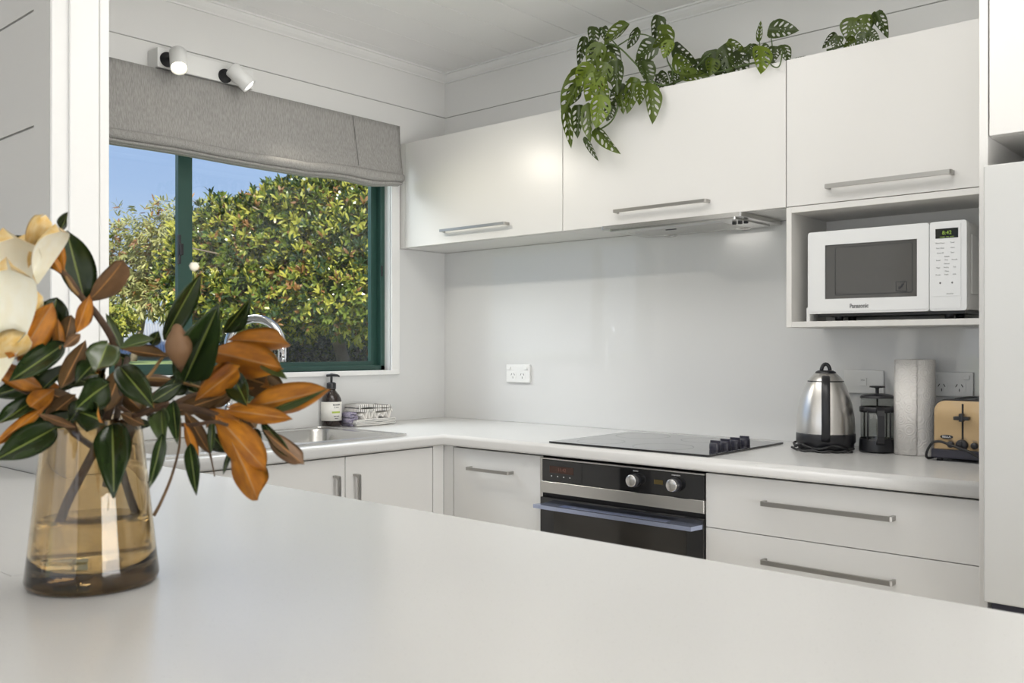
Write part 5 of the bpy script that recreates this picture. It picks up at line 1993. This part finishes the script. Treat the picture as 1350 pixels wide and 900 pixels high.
def crown(cs, n, rs, shell=0.55):
    """clump positions on a lumpy crown made of several ellipsoids (centre, radii)"""
    rr = random.Random(rs)
    out_ = []
    vol = [r[0] * r[2] + r[0] * r[1] for _, r in cs]
    while len(out_) < n:
        c, r = rr.choices(cs, vol)[0]
        d = Vector((rr.gauss(0, 1), rr.gauss(0, 1), rr.gauss(0, 1))).normalized()
        k = rr.uniform(shell, 1.0) ** 0.6 * (1 + 0.10 * math.sin(9 * d.x + 5 * d.z) * math.cos(7 * d.y))
        p = c + Vector((d.x * r[0], d.y * r[1], d.z * r[2])) * k
        ax = (Vector((d.x / r[0], d.y / r[1], d.z / r[2])).normalized() + Vector((0.25, -0.15, 0.45)) + Vector((rr.gauss(0, .6), rr.gauss(0, .6), rr.gauss(0, .6)))).normalized()
        out_.append((p, ax))
    return out_


def tree(name, label, cat, base, cs, n, per, ll, lw, spread, mats, wts, rs, trunk, droop=0.0, group=None, shell=0.55):
    t = thing(name, label, cat, base, group)
    me = foliage_mesh('foliage', crown(cs, n, rs, shell), per, ll, lw, spread, mats, wts, rs, droop)
    me.transform(Matrix.Translation(-t.location))
    f = link('foliage', me, None, t)
    f['kind'] = 'stuff'
    if trunk:
        r_, = trunk[:1]
        rr = random.Random(rs)
        bm = B()
        c0 = cs[0][0]
        P = spline([base, base + (c0 - base) * 0.4 + Vector((0.05, 0.03, 0)), base + (c0 - base) * 0.8, c0], 4)
        tube(bm, P, [r_ * (1 - 0.5 * i / (len(P) - 1)) for i in range(len(P))], 12)
        local(obj('trunk', bm, GB, t), t)
        for c, rad in cs:
            for q in range(3):
                d = Vector((rr.gauss(0, 1) * rad[0], rr.gauss(0, 1) * rad[1], rr.uniform(0.1, 1) * rad[2])) * 0.55
                bm = B()
                s0 = base + (c0 - base) * rr.uniform(0.45, 0.9)
                P = spline([s0, (s0 + c) / 2 + Vector((0, 0, 0.05)), c + d], 4)
                tube(bm, P, [r_ * 0.42 * (1 - 0.75 * i / (len(P) - 1)) for i in range(len(P))], 6)
                local(obj('bough', bm, GB, t), t)
    return t


def gz(x):
    s = max(0, min(1, (-3.2 - x) / 5.5))
    return -0.35 + 1.33 * s * s * (3 - 2 * s)


tg = 'garden trees outside the kitchen window'
mb = at(455, 470, 11.5)
mb.z = gz(mb.x) - 0.02
tree('magnolia_tree', 'large magnolia tree with glossy yellow-green leaves filling the window', 'tree', mb,
     [(at(400, 345, 11.8), (1.25, 1.25, 0.98)), (at(480, 340, 11.2), (1.0, 1.1, 1.0)), (at(320, 350, 12.0), (0.95, 1.0, 0.90)), (at(350, 400, 11.4), (1.1, 1.0, 0.45)), (at(470, 390, 11.0), (0.9, 1.0, 0.50)), (at(440, 290, 11.6), (1.2, 1.1, 0.52)), (at(285, 365, 12.3), (0.45, 0.8, 0.7))],
     15000, 6, 0.118, 0.034, 0.9, [E1, E2, E3, E4], [32, 32, 29, 7], 5, (0.085,), group=tg)
lb_ = at(175, 470, 15)
lb_.z = gz(lb_.x) - 0.02
tree('weeping_fruit_tree', 'airy tree with drooping bronze leaves left of the magnolia', 'tree', lb_,
     [(at(195, 345, 15.0), (1.0, 1.0, 0.85)), (at(240, 310, 14.6), (0.75, 0.9, 0.65)), (at(158, 350, 15.2), (0.7, 0.8, 0.70)), (at(215, 390, 14.8), (0.9, 0.9, 0.38))],
     2100, 5, 0.165, 0.031, 0.6, [E5, E4, E1, E2], [70, 14, 8, 8], 8, (0.06,), droop=0.75, group=tg, shell=0.1)
bb = at(150, 470, 13)
bb.z = gz(bb.x) - 0.02
tree('garden_shrub', 'yellow-green shrub at the left end of the neighbouring roof', 'shrub', bb,
     [(at(138, 424, 13), (0.42, 0.4, 0.22))], 420, 7, 0.10, 0.045, 0.9, [E2, E1], [60, 40], 3, (0.03,), group='garden shrubs')
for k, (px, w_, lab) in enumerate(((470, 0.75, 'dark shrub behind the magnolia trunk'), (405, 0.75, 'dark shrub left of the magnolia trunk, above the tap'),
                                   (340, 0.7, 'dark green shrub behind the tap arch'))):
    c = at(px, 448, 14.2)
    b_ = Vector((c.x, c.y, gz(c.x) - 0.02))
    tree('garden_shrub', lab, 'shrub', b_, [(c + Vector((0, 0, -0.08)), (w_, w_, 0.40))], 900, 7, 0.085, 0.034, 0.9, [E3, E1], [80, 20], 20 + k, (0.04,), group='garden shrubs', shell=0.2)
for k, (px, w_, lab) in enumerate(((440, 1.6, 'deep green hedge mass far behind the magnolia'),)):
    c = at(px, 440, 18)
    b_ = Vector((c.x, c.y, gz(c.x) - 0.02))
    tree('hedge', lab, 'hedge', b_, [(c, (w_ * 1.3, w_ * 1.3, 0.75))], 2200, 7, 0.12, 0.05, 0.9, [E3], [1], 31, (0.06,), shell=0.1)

grs = mat('lawn_grass', (0.20, 0.28, 0.07), 0.9, noise=(0.28, 0.33, 0.12), nscale=2.5, bump=0.6, bscale=30)
bm = B()
nx, ny = 40, 24
gv = [[bm.verts.new((-3.05 - 140 * (i / nx) ** 2.2, -25 + 110 * j / ny, gz(-3.05 - 140 * (i / nx) ** 2.2))) for j in range(ny + 1)] for i in range(nx + 1)]
for i in range(nx):
    for j in range(ny):
        bm.faces.new((gv[i][j], gv[i + 1][j], gv[i + 1][j + 1], gv[i][j + 1])).smooth = True
struct('ground', bm, grs)
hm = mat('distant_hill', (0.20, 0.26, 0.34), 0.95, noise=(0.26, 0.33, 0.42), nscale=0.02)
bm = B()
hv = []
for k in range(41):
    a = math.radians(60 + 100 * k / 40)
    R1 = 430
    hh = 9 + 7 * math.sin(k * 0.5) + 4 * math.sin(k * 1.3 + 1)
    hv.append([bm.verts.new((R1 * math.cos(a) * q, R1 * math.sin(a) * q, z_)) for q, z_ in ((0.75, 0.5), (0.9, hh * 0.55 + 1), (1.0, hh + 1), (1.2, hh * 0.6), (1.4, 0))])
for A, Bq in zip(hv[:-1], hv[1:]):
    for k in range(4): bm.faces.new((A[k], A[k + 1], Bq[k + 1], Bq[k])).smooth = True
o = struct('hills', bm, hm)
o['kind'] = 'structure'

t = thing('neighbouring_house', 'low house with pale corrugated metal roof beyond the lawn', 'house', at(140, 460, 19))
r0, r1 = at(40, 427, 20.5), at(246, 430, 20.5)
e0, e1 = at(30, 468, 16.8), at(252, 468, 16.8)
r1.z = r0.z; e1.z = e0.z
bk = (r0 - e0)
k0, k1 = r0 + Vector((bk.x, bk.y, -bk.z)), r1 + Vector((bk.x, bk.y, -bk.z))
rm = mat('corrugated_roof', (0.50, 0.50, 0.49), 0.5)
bm = B()
nC = 56
for A0, A1, B0, B1 in ((e0, e1, r0, r1), (k0, k1, r0, r1)):
    prev = None
    for i in range(nC * 2 + 1):
        s = i / (nC * 2)
        up_ = Vector((0, 0, 0.04 * (0.5 - 0.5 * math.cos(PI * i))))
        a = bm.verts.new(A0.lerp(A1, s) + up_)
        b = bm.verts.new(B0.lerp(B1, s) + up_)
        if prev: bm.faces.new((prev[0], a, b, prev[1]))
        prev = (a, b)
local(obj('roof', bm, rm, t), t)
bm = B()
inn_ = 0.08
q = [e0.lerp(e1, inn_).lerp(r0.lerp(r1, inn_), 0.08), e1.lerp(e0, inn_).lerp(r1.lerp(r0, inn_), 0.08), k1.lerp(k0, inn_).lerp(r1.lerp(r0, inn_), 0.08), k0.lerp(k1, inn_).lerp(r0.lerp(r1, inn_), 0.08)]
lo = [bm.verts.new((p.x, p.y, 0.6)) for p in q]
hi = [bm.verts.new((p.x, p.y, p.z - 0.01)) for p in q]
for k in range(4): bm.faces.new((lo[k], lo[(k + 1) % 4], hi[(k + 1) % 4], hi[k]))
g0 = bm.verts.new((q[0] + q[3]) / 2 + Vector((0, 0, (r0.z - q[0].z) * 0.95)))
g1 = bm.verts.new((q[1] + q[2]) / 2 + Vector((0, 0, (r0.z - q[0].z) * 0.95)))
bm.faces.new((hi[0], hi[3], g0))
bm.faces.new((hi[1], g1, hi[2]))
local(obj('walls', bm, mat('pale_weatherboard', (0.62, 0.60, 0.55), 0.8), t), t)

# ------------------------------------------------------------------ lettering becomes plain mesh, one object each
dg_ = bpy.context.evaluated_depsgraph_get()
for o in [q for q in bpy.data.objects if q.type == 'FONT']:
    me = bpy.data.meshes.new_from_object(o.evaluated_get(dg_))
    n_ = bpy.data.objects.new('tmp', me)
    C.objects.link(n_)
    n_.parent = o.parent
    n_.matrix_basis = o.matrix_basis.copy()
    nm = o.name
    bpy.data.objects.remove(o)
    n_.name = nm
